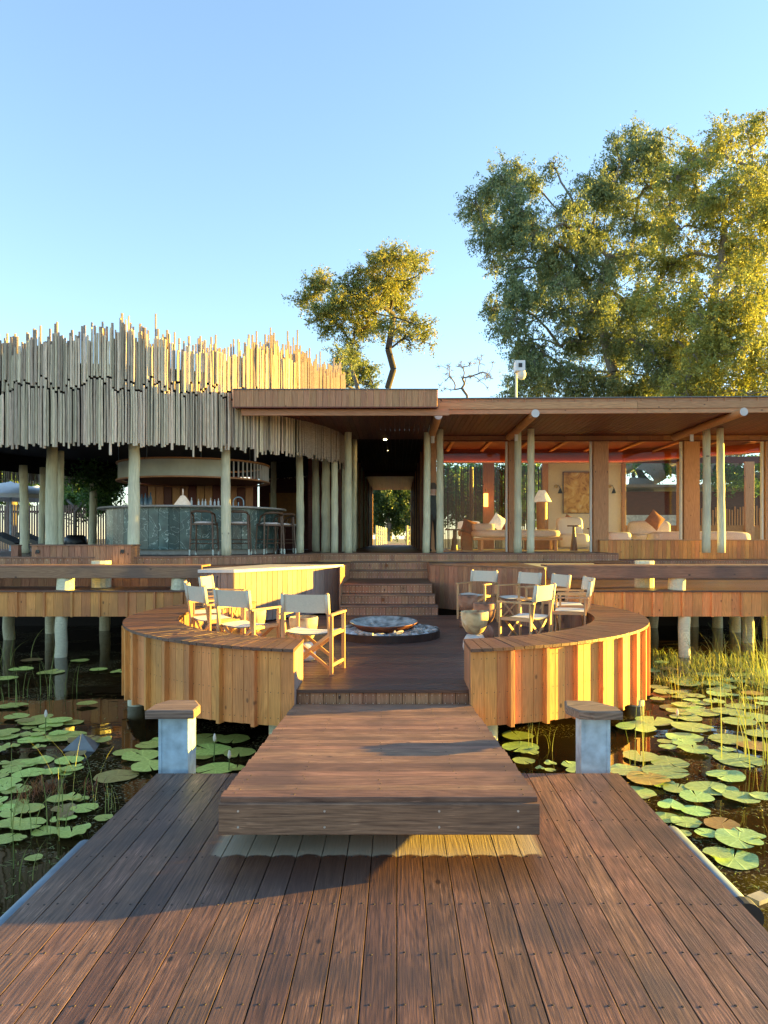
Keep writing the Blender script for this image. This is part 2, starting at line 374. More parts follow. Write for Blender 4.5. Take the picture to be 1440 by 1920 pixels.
def padmat(name, c1, c2, warm=.0):
    m, nt, N, L, b = mk(name)
    tc = N.new('ShaderNodeTexCoord'); oi = N.new('ShaderNodeObjectInfo')
    n = N.new('ShaderNodeTexNoise'); n.inputs['Scale'].default_value=5; n.inputs['Detail'].default_value=5; L.new(tc.outputs['Object'], n.inputs['Vector'])
    r = ramp(N, [(.35,c1),(.65,c2)]); L.new(n.outputs[0], r.inputs[0])
    # radial veins
    sx = N.new('ShaderNodeSeparateXYZ'); L.new(tc.outputs['Object'], sx.inputs[0])
    at = N.new('ShaderNodeMath'); at.operation='ARCTAN2'; L.new(sx.outputs[1], at.inputs[0]); L.new(sx.outputs[0], at.inputs[1])
    ml = N.new('ShaderNodeMath'); ml.operation='MULTIPLY'; ml.inputs[1].default_value=9; L.new(at.outputs[0], ml.inputs[0])
    sn = N.new('ShaderNodeMath'); sn.operation='SINE'; L.new(ml.outputs[0], sn.inputs[0])
    mr = N.new('ShaderNodeMapRange'); mr.inputs[1].default_value=.8; mr.inputs[2].default_value=1; mr.inputs[4].default_value=.35; L.new(sn.outputs[0], mr.inputs[0])
    c = mixc(N, L, mr.outputs[0], r.outputs[0], tuple(min(1,x*1.5) for x in c2))
    vo = N.new('ShaderNodeTexNoise'); vo.inputs['Scale'].default_value=22; L.new(tc.outputs['Object'], vo.inputs['Vector'])
    vr = N.new('ShaderNodeMapRange'); vr.inputs[1].default_value=.68; vr.inputs[2].default_value=.74; L.new(vo.outputs[0], vr.inputs[0])
    c = mixc(N, L, vr.outputs[0], c, (.16,.11,.03))
    hs = N.new('ShaderNodeHueSaturation'); L.new(c, hs.inputs['Color'])
    q = N.new('ShaderNodeMapRange'); q.inputs[3].default_value=.75; q.inputs[4].default_value=1.25; L.new(oi.outputs['Random'], q.inputs[0]); L.new(q.outputs[0], hs.inputs['Value'])
    q2 = N.new('ShaderNodeMapRange'); q2.inputs[3].default_value=.47; q2.inputs[4].default_value=.515; L.new(oi.outputs['Random'], q2.inputs[0]); L.new(q2.outputs[0], hs.inputs['Hue'])
    L.new(hs.outputs[0], b.inputs['Base Color']); b.inputs['Roughness'].default_value=.38
    bp = N.new('ShaderNodeBump'); bp.inputs['Strength'].default_value=.3; bp.inputs['Distance'].default_value=.01; L.new(mr.outputs[0], bp.inputs['Height']); L.new(bp.outputs[0], b.inputs['Normal'])
    return m
M['padR'] = padmat('lily_pad_pale', (.24,.40,.13), (.36,.54,.21))
M['padL'] = padmat('lily_pad_green', (.38,.45,.08), (.54,.60,.15))
M['padO'] = padmat('lily_pad_brown', (.26,.17,.05), (.33,.26,.08))

def water():
    m, nt, N, L, b = mk('pond_water')
    geo = N.new('ShaderNodeNewGeometry')
    n = N.new('ShaderNodeTexNoise'); n.inputs['Scale'].default_value=.55; n.inputs['Detail'].default_value=4; L.new(geo.outputs['Position'], n.inputs['Vector'])
    r = ramp(N, [(.35,(.012,.007,.003)),(.7,(.035,.022,.006))]); L.new(n.outputs[0], r.inputs[0]); L.new(r.outputs[0], b.inputs['Base Color'])
    b.inputs['IOR'].default_value=1.33
    q1 = N.new('ShaderNodeTexNoise'); q1.inputs['Scale'].default_value=38; q1.inputs['Detail'].default_value=3; L.new(geo.outputs['Position'], q1.inputs['Vector'])
    q2 = N.new('ShaderNodeTexNoise'); q2.inputs['Scale'].default_value=1.1; q2.inputs['Detail'].default_value=5; L.new(geo.outputs['Position'], q2.inputs['Vector'])
    r1 = N.new('ShaderNodeMapRange'); r1.inputs[1].default_value=.56; r1.inputs[2].default_value=.62; L.new(q1.outputs[0], r1.inputs[0])
    r2 = N.new('ShaderNodeMapRange'); r2.inputs[1].default_value=.50; r2.inputs[2].default_value=.62; L.new(q2.outputs[0], r2.inputs[0])
    sm_ = N.new('ShaderNodeMath'); sm_.operation='MULTIPLY'; L.new(r1.outputs[0], sm_.inputs[0]); L.new(r2.outputs[0], sm_.inputs[1])
    cc_ = mixc(N, L, sm_.outputs[0], r.outputs[0], (.17,.15,.07)); L.new(cc_, b.inputs['Base Color'])
    rr_ = N.new('ShaderNodeMapRange'); rr_.inputs[3].default_value=.03; rr_.inputs[4].default_value=.8; L.new(sm_.outputs[0], rr_.inputs[0]); L.new(rr_.outputs[0], b.inputs['Roughness'])
    n2 = N.new('ShaderNodeTexNoise'); n2.inputs['Scale'].default_value=2.4; n2.inputs['Detail'].default_value=3; L.new(geo.outputs['Position'], n2.inputs['Vector'])
    n3 = N.new('ShaderNodeTexNoise'); n3.inputs['Scale'].default_value=.4; L.new(geo.outputs['Position'], n3.inputs['Vector'])
    bp = N.new('ShaderNodeBump'); bp.inputs['Strength'].default_value=.10; bp.inputs['Distance'].default_value=.05
    ml = N.new('ShaderNodeMath'); ml.operation='MULTIPLY'; L.new(n2.outputs[0], ml.inputs[0]); L.new(n3.outputs[0], ml.inputs[1])
    L.new(ml.outputs[0], bp.inputs['Height']); L.new(bp.outputs[0], b.inputs['Normal'])
    return m
M['water'] = water()
def marble():
    m, nt, N, L, b = mk('green_stone')
    geo = N.new('ShaderNodeTexCoord'); oi = N.new('ShaderNodeObjectInfo')
    cb = N.new('ShaderNodeCombineXYZ'); L.new(oi.outputs['Random'], cb.inputs[0]); sc = N.new('ShaderNodeVectorMath'); sc.operation='SCALE'; sc.inputs['Scale'].default_value=30; L.new(cb.outputs[0], sc.inputs[0])
    ad = N.new('ShaderNodeVectorMath'); L.new(geo.outputs['Object'], ad.inputs[0]); L.new(sc.outputs[0], ad.inputs[1])
    n = N.new('ShaderNodeTexNoise'); n.inputs['Scale'].default_value=4; n.inputs['Detail'].default_value=5; L.new(ad.outputs[0], n.inputs['Vector'])
    r = ramp(N, [(.3,(.018,.045,.042)),(.7,(.075,.14,.125))]); L.new(n.outputs[0], r.inputs[0])
    n2 = N.new('ShaderNodeTexNoise'); n2.inputs['Scale'].default_value=2.6; n2.inputs['Detail'].default_value=3; n2.inputs['Distortion'].default_value=1.6; L.new(ad.outputs[0], n2.inputs['Vector'])
    s = N.new('ShaderNodeMath'); s.operation='SUBTRACT'; s.inputs[1].default_value=.5; L.new(n2.outputs[0], s.inputs[0])
    a = N.new('ShaderNodeMath'); a.operation='ABSOLUTE'; L.new(s.outputs[0], a.inputs[0])
    q = N.new('ShaderNodeMapRange'); q.inputs[1].default_value=.012; q.inputs[2].default_value=.0; L.new(a.outputs[0], q.inputs[0])
    c = mixc(N, L, q.outputs[0], r.outputs[0], (.45,.55,.5))
    hs = N.new('ShaderNodeHueSaturation'); L.new(c, hs.inputs['Color'])
    mr = N.new('ShaderNodeMapRange'); mr.inputs[3].default_value=.6; mr.inputs[4].default_value=1.6; L.new(oi.outputs['Random'], mr.inputs[0]); L.new(mr.outputs[0], hs.inputs['Value'])
    L.new(hs.outputs[0], b.inputs['Base Color']); b.inputs['Roughness'].default_value=.3
    return m
M['marble'] = marble()
def paint():
    m, nt, N, L, b = mk('ochre_painting')
    tc = N.new('ShaderNodeTexCoord')
    n = N.new('ShaderNodeTexNoise'); n.inputs['Scale'].default_value=2.2; n.inputs['Detail'].default_value=7; n.inputs['Distortion'].default_value=2.5; L.new(tc.outputs['Object'], n.inputs['Vector'])
    r = ramp(N, [(.33,(.25,.10,.02)),(.45,(.62,.36,.08)),(.6,(.8,.58,.2)),(.7,(.85,.74,.42))]); L.new(n.outputs[0], r.inputs[0])
    L.new(r.outputs[0], b.inputs['Base Color']); b.inputs['Roughness'].default_value=.8
    return m
M['art'] = paint()
def clay(name, c1, c2, c3):
    m, nt, N, L, b = mk(name)
    tc = N.new('ShaderNodeTexCoord')
    n = N.new('ShaderNodeTexNoise'); n.inputs['Scale'].default_value=5; n.inputs['Detail'].default_value=4; n.inputs['Distortion'].default_value=.8; L.new(tc.outputs['Object'], n.inputs['Vector'])
    r = ramp(N, [(.3,c1),(.5,c2),(.68,c3)]); L.new(n.outputs[0], r.inputs[0]); L.new(r.outputs[0], b.inputs['Base Color']); b.inputs['Roughness'].default_value=.7
    return m
M['clayA'] = clay('cream_clay', (.22,.08,.03), (.62,.44,.22), (.72,.62,.42))
M['clayB'] = clay('brown_clay', (.10,.05,.03), (.34,.15,.08), (.45,.27,.18))
M['clayW'] = clay('white_clay', (.5,.46,.4), (.66,.63,.58), (.75,.73,.7))
def glass():
    m, nt, N, L, b = mk('window_glass')
    t = N.new('ShaderNodeBsdfTransparent'); t.inputs[0].default_value=(.93,.95,.94,1)
    g = N.new('ShaderNodeBsdfGlossy'); g.inputs['Roughness'].default_value=.01
    f = N.new('ShaderNodeFresnel'); f.inputs[0].default_value=1.22
    mx = N.new('ShaderNodeMixShader'); L.new(f.outputs[0], mx.inputs[0]); L.new(t.outputs[0], mx.inputs[1]); L.new(g.outputs[0], mx.inputs[2])
    L.new(mx.outputs[0], N['Material Output'].inputs[0]); return m
M['glass'] = glass()
M['ground'] = simple('sandy_ground', (.14,.12,.06), .95, noise=.4, nscale=.5)

# ------------------------------------------------------------------ setting: water, ground
def sheet(name, x0,x1,y0,y1,z,mat): return newmesh(name, [(x0,y0,z),(x1,y0,z),(x1,y1,z),(x0,y1,z)], [(0,1,2,3)], mat)
struct('water', sheet('water', -1500,1500,-300,22,0,M['water']), None, 'still dark brown pond under the decks')
gb = MB()
gb.add([(-1500,17.5,-.3),(1500,17.5,-.3),(1500,19.5,.35),(-1500,19.5,.35),(1500,2500,.6),(-1500,2500,.6)], [(0,1,2,3),(3,2,4,5)])
struct('ground', gb.me('ground', M['ground']), None, 'dry ground behind the lodge')

# ------------------------------------------------------------------ jetty (floating deck)
JF = 5.216
jet = thing('floating_jetty', 'dark brown wooden floating jetty of long planks in the foreground, wet and weathered', 'jetty', (-.07, 3.2, Z(-FD)-.2))
sc = MB()
for i in range(NPL):
    x = PX0 + PITCH*(i+.5)
    off = random.uniform(-.0012,.0012)
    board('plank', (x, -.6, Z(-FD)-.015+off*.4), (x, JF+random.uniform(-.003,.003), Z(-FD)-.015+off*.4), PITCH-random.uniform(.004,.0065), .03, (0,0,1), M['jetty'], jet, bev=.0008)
    for yy in (2.62, 2.95, 3.35, 3.85, 4.35, 4.85):
        for s in (-.036,.036):
            sc.lathe([(0,.0015),(.0052,.001),(.0058,-.002)], 8, (x+s+random.uniform(-.004,.004), yy+random.uniform(-.01,.01), Z(-FD)+off*.4+.0012))
sc.build('plank_screws', M['screwd'], jet)['kind'] = 'stuff'
board('edge_beam', (PX0+.03,-.6,Z(-FD)-.12), (PX0+.03,JF-.05,Z(-FD)-.12), .14,.05,(1,0,0), M['jetty'], jet)
board('edge_beam', (PX1-.03,-.6,Z(-FD)-.12), (PX1-.03,JF-.05,Z(-FD)-.12), .14,.05,(1,0,0), M['jetty'], jet)
board('end_beam', (PX0+.06,JF-.08,Z(-FD)-.12), (PX1-.06,JF-.08,Z(-FD)-.12), .14,.05,(0,1,0), M['jetty'], jet)
abox('hull', (PX0+.15,-.6,-.25), (PX1-.15,JF-.3,Z(-FD)-.2), M['pontoon'], jet)
for sx, x, ya, yb in ((-1, PX0-.05, 3.15, 4.15), (1, PX1+.05, 3.48, 4.35)):
    b = MB(); b.tube([(x,ya,Z(-FD)-.16),(x,ya+.03,Z(-FD)-.10),(x,yb,Z(-FD)-.10),(x,yb+.03,Z(-FD)-.16)],.065,14)
    b.build('fender', M['pontoon'], jet, smooth=True)
b = MB(); b.tube([(PX1+.05,3.40,Z(-FD)-.10),(PX1+.05,3.47,Z(-FD)-.10)],.078,20); b.build('fender_end', M['rubber'], jet)
b = MB(); b.tube([(PX0-.05,3.05,Z(-FD)-.10),(PX0-.05,3.14,Z(-FD)-.10)],.072,20); b.build('fender_end', M['rubber'], jet)
b = MB(); b.tube([(PX1+.05,2.3,Z(-FD)-.10),(PX1+.05,3.02,Z(-FD)-.10)],.07,14); b.build('fender', M['galv'], jet, smooth=True)

# mooring posts at the far corners
for k,(xa,xb,lab,side) in enumerate(((300,350,'pale blue square metal post with wooden cap, left of the ramp',-1),(1092,1141,'pale blue square metal post with curved wooden cap, right of the ramp',1))):
    Y = 5.32
    x0, x1 = XX(xa,Y), XX(xb,Y)
    t = thing('mooring_post', lab, 'post', ((x0+x1)/2, Y+.1, -.3), 0, 'mooring posts at the jetty corners')
    ztop = P(0,1343,Y).z
    b = MB(); b.box((x0,Y,-.4),(x1,Y+.2,ztop-.005)); b.build('post_shaft', M['galv'], t)
    b = MB(); w = .010
    for xx in (x0-w, x1-.012): b.box((xx,Y-.006,-.38),(xx+w+.012,Y+.012,ztop-.02))
    b.box((x1-.002,Y-.005,-.38),(x1+.012,Y+.2,ztop-.006)); b.build('corner_trim', M['galv'], t)
    cx0, cx1 = (XX(279,Y),XX(369,Y)) if side<0 else (XX(1068,Y),XX(1160,Y))
    cm = MB(); pr = [(cx0,Y-.08),(cx1,Y-.08),(cx1+.0,Y+.1),(cx1-.08,Y+.27),(cx0+.06,Y+.27),(cx0+.0,Y+.12)]
    if side>0: pr = [(cx0+.05,Y-.09),(cx0+.16,Y-.115),(cx1,Y-.1),(cx1,Y+.05),(cx1-.14,Y+.25),(cx0+.02,Y+.25),(cx0-.01,Y+.08)]
    n=len(pr); zt=ztop+.062
    cm.add([(a-cx0,c-Y,ztop-zt) for a,c in pr]+[(a-cx0,c-Y,-.008) for a,c in pr]+[(a-cx0+(.01 if a<(cx0+cx1)/2 else -.01),c-Y+(.01 if c<Y+.05 else -.01),0) for a,c in pr],
           [tuple(range(n-1,-1,-1)),tuple(range(2*n,3*n))]+[(i,(i+1)%n,(i+1)%n+n,i+n) for i in range(n)]+[(i+n,(i+1)%n+n,(i+1)%n+2*n,i+2*n) for i in range(n)])
    cm.build('post_cap', M['cap'], t, T(cx0,Y,zt))

# ------------------------------------------------------------------ ramp
CX = -.143
RY0, RY1, RZ0, RZ1, RW = 3.86, 6.93, Z(-1.38), Z(-1.60), 1.70
ramp_t = thing('boarding_ramp', 'thick brown plank ramp sloping from the jetty to the round deck', 'ramp', (CX, 4.2, RZ0-.2))
rx = (XX(414,3.86)+XX(1008,3.86))/2
nb = 30; dY=(RY1-RY0-.0)/nb
cxr = lambda y: rx + (CX-rx)*(y-RY0)/(RY1-RY0)
sc = MB()
for i in range(nb):
    y = RY0+dY*(i+.5); z = RZ0+(RZ1-RZ0)*(i+.5)/nb - .014 + random.uniform(-.0015,.0015)
    j=random.uniform(-.004,.004)
    board('plank', (cxr(y)-RW/2+j,y,z), (cxr(y)+RW/2+j,y,z), dY-.006, .028, (0,-.07,1), M['ramp'], ramp_t, bev=.004)
    for xx in (-.78,-.45,.0,.45,.78):
        sc.lathe([(0,.0015),(.004,.001),(.0045,-.002)], 6, (cxr(y)+xx+random.uniform(-.01,.01), y+random.uniform(-.03,.03), z+.0145))
sc.build('plank_screws', M['screwd'], ramp_t)['kind']='stuff'
fbd=board('front_board', (rx-RW/2-.004,RY0-.014,RZ0-.115), (rx+RW/2+.004,RY0-.014,RZ0-.115), .165,.03,(0,-1,0), M['ramp'], ramp_t, bev=.004)
for s in (-1,1):
    p0=Vector((rx+s*(RW/2-.02),RY0+.01,RZ0-.115)); p1=Vector((CX+s*(RW/2-.02),RY1,RZ1-.115))
    board('side_board', p0, p1, .165,.03,(s,0,0), M['ramp'], ramp_t)
sb = MB()
for xx in (-.75,-.29,.32,.74):
    for zz in (-.07,-.155):
        sb.tube([(rx+xx,RY0-.032,RZ0+zz),(rx+xx,RY0-.026,RZ0+zz)],.006,10)
sb.build('coach_bolts',M['screw'],fbd)['kind']='stuff'
for xx in (-.5,.5):
    b=MB(); b.tube([(rx+xx,4.6,Z(-FD)+.07),(rx+xx+.08,4.6,Z(-FD)+.07)],.07,18); b.build('roller', M['rubber'], ramp_t)

# ------------------------------------------------------------------ round deck with curved benches
CY, RO, RI = 10.26, 3.525, 2.88
FZ, BZ = Z(-1.47), Z(-1.05)
rd = struct('round_deck', None, T(CX,CY,FZ-.1), 'round dark wooden deck with the fire pit')
y = 7.02; k=0; nfl=49; pit=(13.82-7.02)/nfl
for i in range(nfl):
    yy = y+pit*(i+.5); d = abs(yy-CY)
    r = 2.93
    if yy>12.3: half = 3.2
    else: half = math.sqrt(max(r*r-d*d,.84**2))
    if yy<CY: half=max(half,.84)
    board('plank', (CX-half,yy,FZ-.014+random.uniform(-.001,.001)), (CX+half,yy,FZ-.014+random.uniform(-.001,.001)), pit-.006,.028,(0,0,1),M['deck'],rd,bev=.003)
# front riser with screws
sb=MB(); n=13
for i in range(n):
    x=CX-.84+1.68*(i+.5)/n
    board('riser_board',(x,7.05,FZ-.035),(x,7.05,FZ-.165),1.68/n-.005,.02,(0,-1,0),M['riser'],rd)
    for sx in (-.035,.035):
        for zz in (-.06,-.14): sb.tube([(x+sx,7.037,FZ+zz),(x+sx,7.041,FZ+zz)],.0045,6)
board('nosing',(CX-.84,7.02,FZ-.016),(CX+.84,7.02,FZ-.016),.035,.03,(0,-1,0),M['deck'],rd)
sb.build('riser_screws',M['screw'],rd)['kind']='stuff'
# underside
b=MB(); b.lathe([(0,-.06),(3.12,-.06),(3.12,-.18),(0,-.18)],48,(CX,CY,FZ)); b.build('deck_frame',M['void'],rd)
for (x,yy) in ((CX-1.05,7.3),(CX+1.05,7.3),(CX-3.15,9.1),(CX+3.15,9.1),(CX-2.9,11.6),(CX+2.9,11.6),(CX-1.2,10),(CX+1.2,10)):
    b=MB(); b.tube([(x,yy,-.5),(x,yy,FZ-.1)],.11,14); b.build('pile',M['pole'],rd,smooth=True)

def pol(r, phi, s): return Vector((CX+s*r*math.sin(phi), CY-r*math.cos(phi), 0))
def bench(s, lab):
    t = thing('curved_bench', lab, 'bench', (CX+s*3.0, CY, FZ-.3), 0, 'curved benches round the deck')
    po0, pi0, pe = math.asin(.84/RO), math.asin(.84/RI), R(129)
    n = 62; g=.0022
    for i in range(n):
        a0=po0+(pe-po0)*i/n; a1=po0+(pe-po0)*(i+1)/n; b0=pi0+(pe-pi0)*i/n; b1=pi0+(pe-pi0)*(i+1)/n
        q=[pol(RO,a0+g/2,s),pol(RO,a1-g/2,s),pol(RI-.03,b1-g/2,s),pol(RI-.03,b0+g/2,s)]
        c=sum(q,Vector())/4; c.z=BZ; rad=(pol(1,(a0+b1)/2,s)-Vector((CX,CY,0))); rad.z=0
        Fm=T(c)@frame(rad,(0,0,1)); inv=Fm.inverted()
        zj=random.uniform(-.0015,.0015)
        v=[inv@Vector((p.x,p.y,BZ-.03)) for p in q]+[inv@Vector((p.x,p.y,BZ+zj)) for p in q]
        f=[(3,2,1,0),(4,5,6,7)]+[(j,(j+1)%4,(j+1)%4+4,j+4) for j in range(4)]
        if s<0: f=[tuple(reversed(x)) for x in f]
        put('seat_slat', newmesh('slat',v,f,M['seatw']), Fm, t)
    # outer cladding: flat facets of three boards with fins between them
    RS=RO-.055; nm=17; zt=BZ-.035; nails=MB()
    for i in range(nm):
        a0=po0+.005+(pe-po0)*i/nm; a1=po0+.005+(pe-po0)*(i+1)/nm
        p0,p1=pol(RS,a0,s),pol(RS,a1,s)
        nrm=Vector((s*math.sin((a0+a1)/2),-math.cos((a0+a1)/2),0))
        for j in range(3):
            pm=p0.lerp(p1,(j+.5)/3); w=(p1-p0).length/3-.003
            zb=Z(-1.80-.14*min(1.4,max(0,(pm.y-6.9)/2.2)))
            board('cladding_board',(pm.x,pm.y,zb),(pm.x,pm.y,zt),w,.022,nrm,M['clad'],t)
            tg=Vector((-nrm.y,nrm.x,0))
            for sx in (-.3,.3):
                for zz in (zt-.07,zt-.40,zb+.07):
                    q=Vector((pm.x,pm.y,zz))+tg*(w*sx)+nrm*.0115; nails.tube([q,q+nrm*.002],.0045,6)
        zb=Z(-1.815-.14*min(1.4,max(0,(p0.y-6.9)/2.2)))
        an=a1; q=pol(RS+.028,an,s); rn=Vector((s*math.sin(an),-math.cos(an),0))
        zb2=Z(-1.815-.14*min(1.4,max(0,(q.y-6.9)/2.2)))
        board('batten',(q.x,q.y,zb2),(q.x,q.y,zt),.042,.075,rn,M['clad'],t)
    nails.build('cladding_nails',M['screwd'],t)['kind']='stuff'
    # inner wall
    nm=44
    for i in range(nm):
        a=pi0+(pe-pi0)*(i+.5)/nm; q=pol(RI,a,s); nrm=Vector((-s*math.sin(a),math.cos(a),0))
        board('inner_board',(q.x,q.y,FZ+.002),(q.x,q.y,BZ-.032),RI*(pe-pi0)/nm-.003,.02,nrm,M['rail'],t)
    # end wall facing the opening
    x=CX+s*.85; y0=CY-math.sqrt(RO*RO-.84**2)+.06; y1=CY-math.sqrt(RI*RI-.84**2)
    for j in range(5):
        yy=y0+(y1-y0)*(j+.5)/5
        board('end_board',(x,yy,FZ-.28 if j==0 else FZ-.0),(x,yy,BZ-.032),(y1-y0)/5-.003,.022,(-s,0,0),M['greyw'] if s<0 else M['riser'],t)
    return t
bench(-1,'curved honey wood bench with dark slatted top, left half of the round deck')
bench(1,'curved honey wood bench, right half of the round deck, with sunlit boards')

# ------------------------------------------------------------------ steps
LV=[-1.47,-1.283,-1.097,-.91,-.723,-.537,-.35]
SY=[13.8,14.15,14.5,16.5,16.9,17.3]
st = struct('steps', None, T(-.2,14,FZ), 'wide wooden steps rising from the round deck to the lodge')
scw=MB()
def riser(parent, p0, p1, ztop, zbot, w=.128, mat='riser', screws=True, t=.02, nos=True):
    p0=Vector((p0[0],p0[1],0)); p1=Vector((p1[0],p1[1],0)); L=(p1-p0).length; n=max(1,round(L/w)); d=(p1-p0).normalized()
    nrm=Vector((d.y,-d.x,0))
    if nrm.y>0: nrm=-nrm
    for i in range(n):
        c=p0+d*(L*(i+.5)/n)
        board('riser_board',(c.x,c.y,zbot),(c.x,c.y,ztop-.03),L/n-.004,t,nrm,M[mat],parent)
        if screws:
            for sx in (-.035,.035):
                for zz in (zbot+.03,ztop-.05):
                    q=c+d*sx+nrm*(t/2+.0015); scw.tube([(q.x,q.y,zz),(q.x+nrm.x*.003,q.y+nrm.y*.003,zz)],.006,6)
    if nos:
        q0,q1=p0+nrm*.012,p1+nrm*.012
        board('nosing',(q0.x,q0.y,ztop-.015),(q1.x,q1.y,ztop-.015),.05,.03,(0,0,1),M['rail'],parent)
x0,x1=-1.10,.70
for k in range(5):
    xa,xb=(x0,x1+.04*(2-k) if k<3 else x1)
    riser(st,(xa,SY[k]),(xb,SY[k]),Z(LV[k+1]),Z(LV[k])+.001)
    depth = SY[k+1]-SY[k]; nt=max(2,round(depth/.14))
    for i in range(nt):
        yy=SY[k]+.03+(depth-.03)*(i+.5)/nt
        board('tread_plank',(xa,yy,Z(LV[k+1])-.014),(xb,yy,Z(LV[k+1])-.014),(depth-.03)/nt-.005,.028,(0,0,1),M['deck'],st)
for (px_,py_,Y_) in ((725,1060,16.88),(718,1124,14.13)):
    p=P(px_,py_,Y_); b=MB(); b.tube([(p.x,Y_,p.z),(p.x,Y_-.03,p.z)],.035,16); b.build('step_light',M['rust'],st)
scw.build('riser_screws',M['screw'],st)['kind']='stuff'; scw=MB()

# ------------------------------------------------------------------ terraces left and right
def terrace(lab, xs, xe, backY):
    t=struct('terrace', None, T((xs+xe)/2,13.2,Z(-1.3)), lab)
    TY=12.66; zt=Z(-.91)
    n=round(abs(xe-xs)/.5); w=(xe-xs)/n
    for i in range(n):
        for j in range(3):
            x=xs+w*(i+(j+.5)/3); board('fascia_board',(x,TY+.02,Z(-1.37)),(x,TY+.02,zt-.032),abs(w)/3-.003,.022,(0,-1,0),M['clad'],t)
        x=xs+w*(i+1); board('batten',(x,TY-.008,Z(-1.375)),(x,TY-.008,zt-.032),.04,.032,(0,-1,0),M['clad'],t)
    nb=round((backY-TY)/.14)
    for i in range(nb):
        yy=TY-.03+(backY-TY+.03)*(i+.5)/nb
        board('plank',(xs,yy,zt-.014),(xe,yy,zt-.014),(backY-TY)/nb-.006,.028,(0,0,1),M['deck'],t,bev=.003)
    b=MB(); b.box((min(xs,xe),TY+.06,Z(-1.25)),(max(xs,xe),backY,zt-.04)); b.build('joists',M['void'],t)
    return t
tl=terrace('raised wooden terrace over the water left of the round deck', -3.30,-9.6,13.75)
tr=terrace('raised wooden terrace over the water right of the round deck', 2.95,10.2,16.4)
# piles under the terraces
for lab,xs in (('left',((115,12.78),(17,15.0),(95,16.0),(197,16.5),(-60,14))),('right',((1283,12.78),(1300,17.2),(1378,16.2),(1345,17.0),(1440,15.2),(1402,14.6),(1225,17.0)))):
    for pxx,Y_ in xs:
        b=MB(); x=XX(pxx,Y_); r=.105 if Y_<13 else .115
        pts=[(x+random.uniform(-.012,.012),Y_,z) for z in (-.5,0,.25,.5,.75,.95)]
        b.tube(pts,[r*random.uniform(.94,1.06) for _ in pts],14)
        o=b.build('pile',M['pole'],tl if lab=='left' else tr,smooth=True)

# long low benches on the terraces
def rail(lab, xs, xe, stubs, blocks):
    t=thing('terrace_bench',lab,'bench',((xs+xe)/2,13.0,Z(-.91)),0,'long low benches on the terraces')
    board('front_beam',(xs,12.72,Z(-.60)),(xe,12.72,Z(-.60)),.20,.05,(0,-1,0),M['rail'],t,bev=.008)
    for j in range(4):
        yy=12.69+.155*(j+.5); board('seat_plank',(xs,yy,Z(-.485)),(xe,yy,Z(-.485)),.149,.03,(0,0,1),M['rail'],t,bev=.004)
    for p in stubs:
        x=XX(p,12.75); b=MB(); b.tube([(x,12.86,Z(-.91)),(x+.01,12.86,Z(-.70))],[.15,.145],16); b.build('stub_post',M['pole'],t,smooth=False)
    for p,Y_ in blocks:
        x=XX(p,Y_); b=MB(); b.tube([(x,Y_+.17,Z(-.91)),(x,Y_+.17,Z(-.415))],.175,12); b.build('back_post',M['pole'],t)
rail('long low brown bench on the left terrace',-9.4,-3.45,(117,333),((183,13.33),(40-90,13.33)))
rail('long low brown bench on the right terrace',2.65,10.4,(1273,),((1214,13.33),))

# ------------------------------------------------------------------ upper platforms
up=struct('lodge_floor',None,T(0,17.5,Z(-.9)),'raised brown timber floor in front of the lodge')
# left lower level (-.537) straight edge at Y 13.75
riser(up,(-9.6,13.75),(-2.5,13.75),Z(-.537),Z(-.909),w=.16,screws=False)
def slabs(name, poly, z, mat='deck', parent=up):
    n=len(poly); v=[(x,y,z) for x,y in poly]+[(x,y,z-.02) for x,y in poly]
    put(name,newmesh(name,v,[tuple(range(n)),tuple(range(2*n-1,n-1,-1))]+[(i,i+n,(i+1)%n+n,(i+1)%n) for i in range(n)],M[mat]),None,parent)
# platform planks (left): between Y 13.75 and the bar floor
for i in range(24):
    yy=13.74+.14*(i+.5); xr=-2.5 if yy<14.4 else -1.12
    board('plank',(-9.6,yy,Z(-.537)-.014),(xr,yy,Z(-.537)-.014),.134,.028,(0,0,1),M['deck'],up)
# right diagonal retaining wall
riser(up,(.72,15.35),(2.75,13.35),Z(-.537),FZ+.002,w=.125,screws=False)
slabs('corner_floor',[(.72,15.35),(2.75,13.35),(2.75,16.4),(5.3,16.4),(5.3,17.32),(.72,17.32)],Z(-.537)-.004)
board('side_board',(.71,15.38,Z(-1.0)),(.71,17.3,Z(-1.0)),.9,.02,(-1,0,0),M['riser'],up)
board('side_board',(2.76,13.4,Z(-.725)),(2.76,16.4,Z(-.725)),.36,.02,(1,0,0),M['riser'],up)
riser(up,(2.77,16.4),(10.4,16.4),Z(-.723),Z(-.909),w=.13,screws=False)
slabs('lower_floor',[(5.3,16.42),(10.4,16.42),(10.4,18.3),(5.3,18.3)],Z(-.723)-.003)
riser(up,(5.0,18.3),(10.4,18.3),Z(-.537),Z(-.722),w=.13)
slabs('window_floor',[(4.95,18.32),(10.4,18.32),(10.4,19.3),(4.95,19.3)],Z(-.537)-.003)
# left of the steps
board('side_board',(-1.11,13.9,Z(-1.0)),(-1.11,17.3,Z(-1.0)),.9,.02,(1,0,0),M['riser'],up)
riser(up,(-2.6,14.45),(-1.12,14.45),Z(-.537),FZ+.002,w=.125,screws=False)
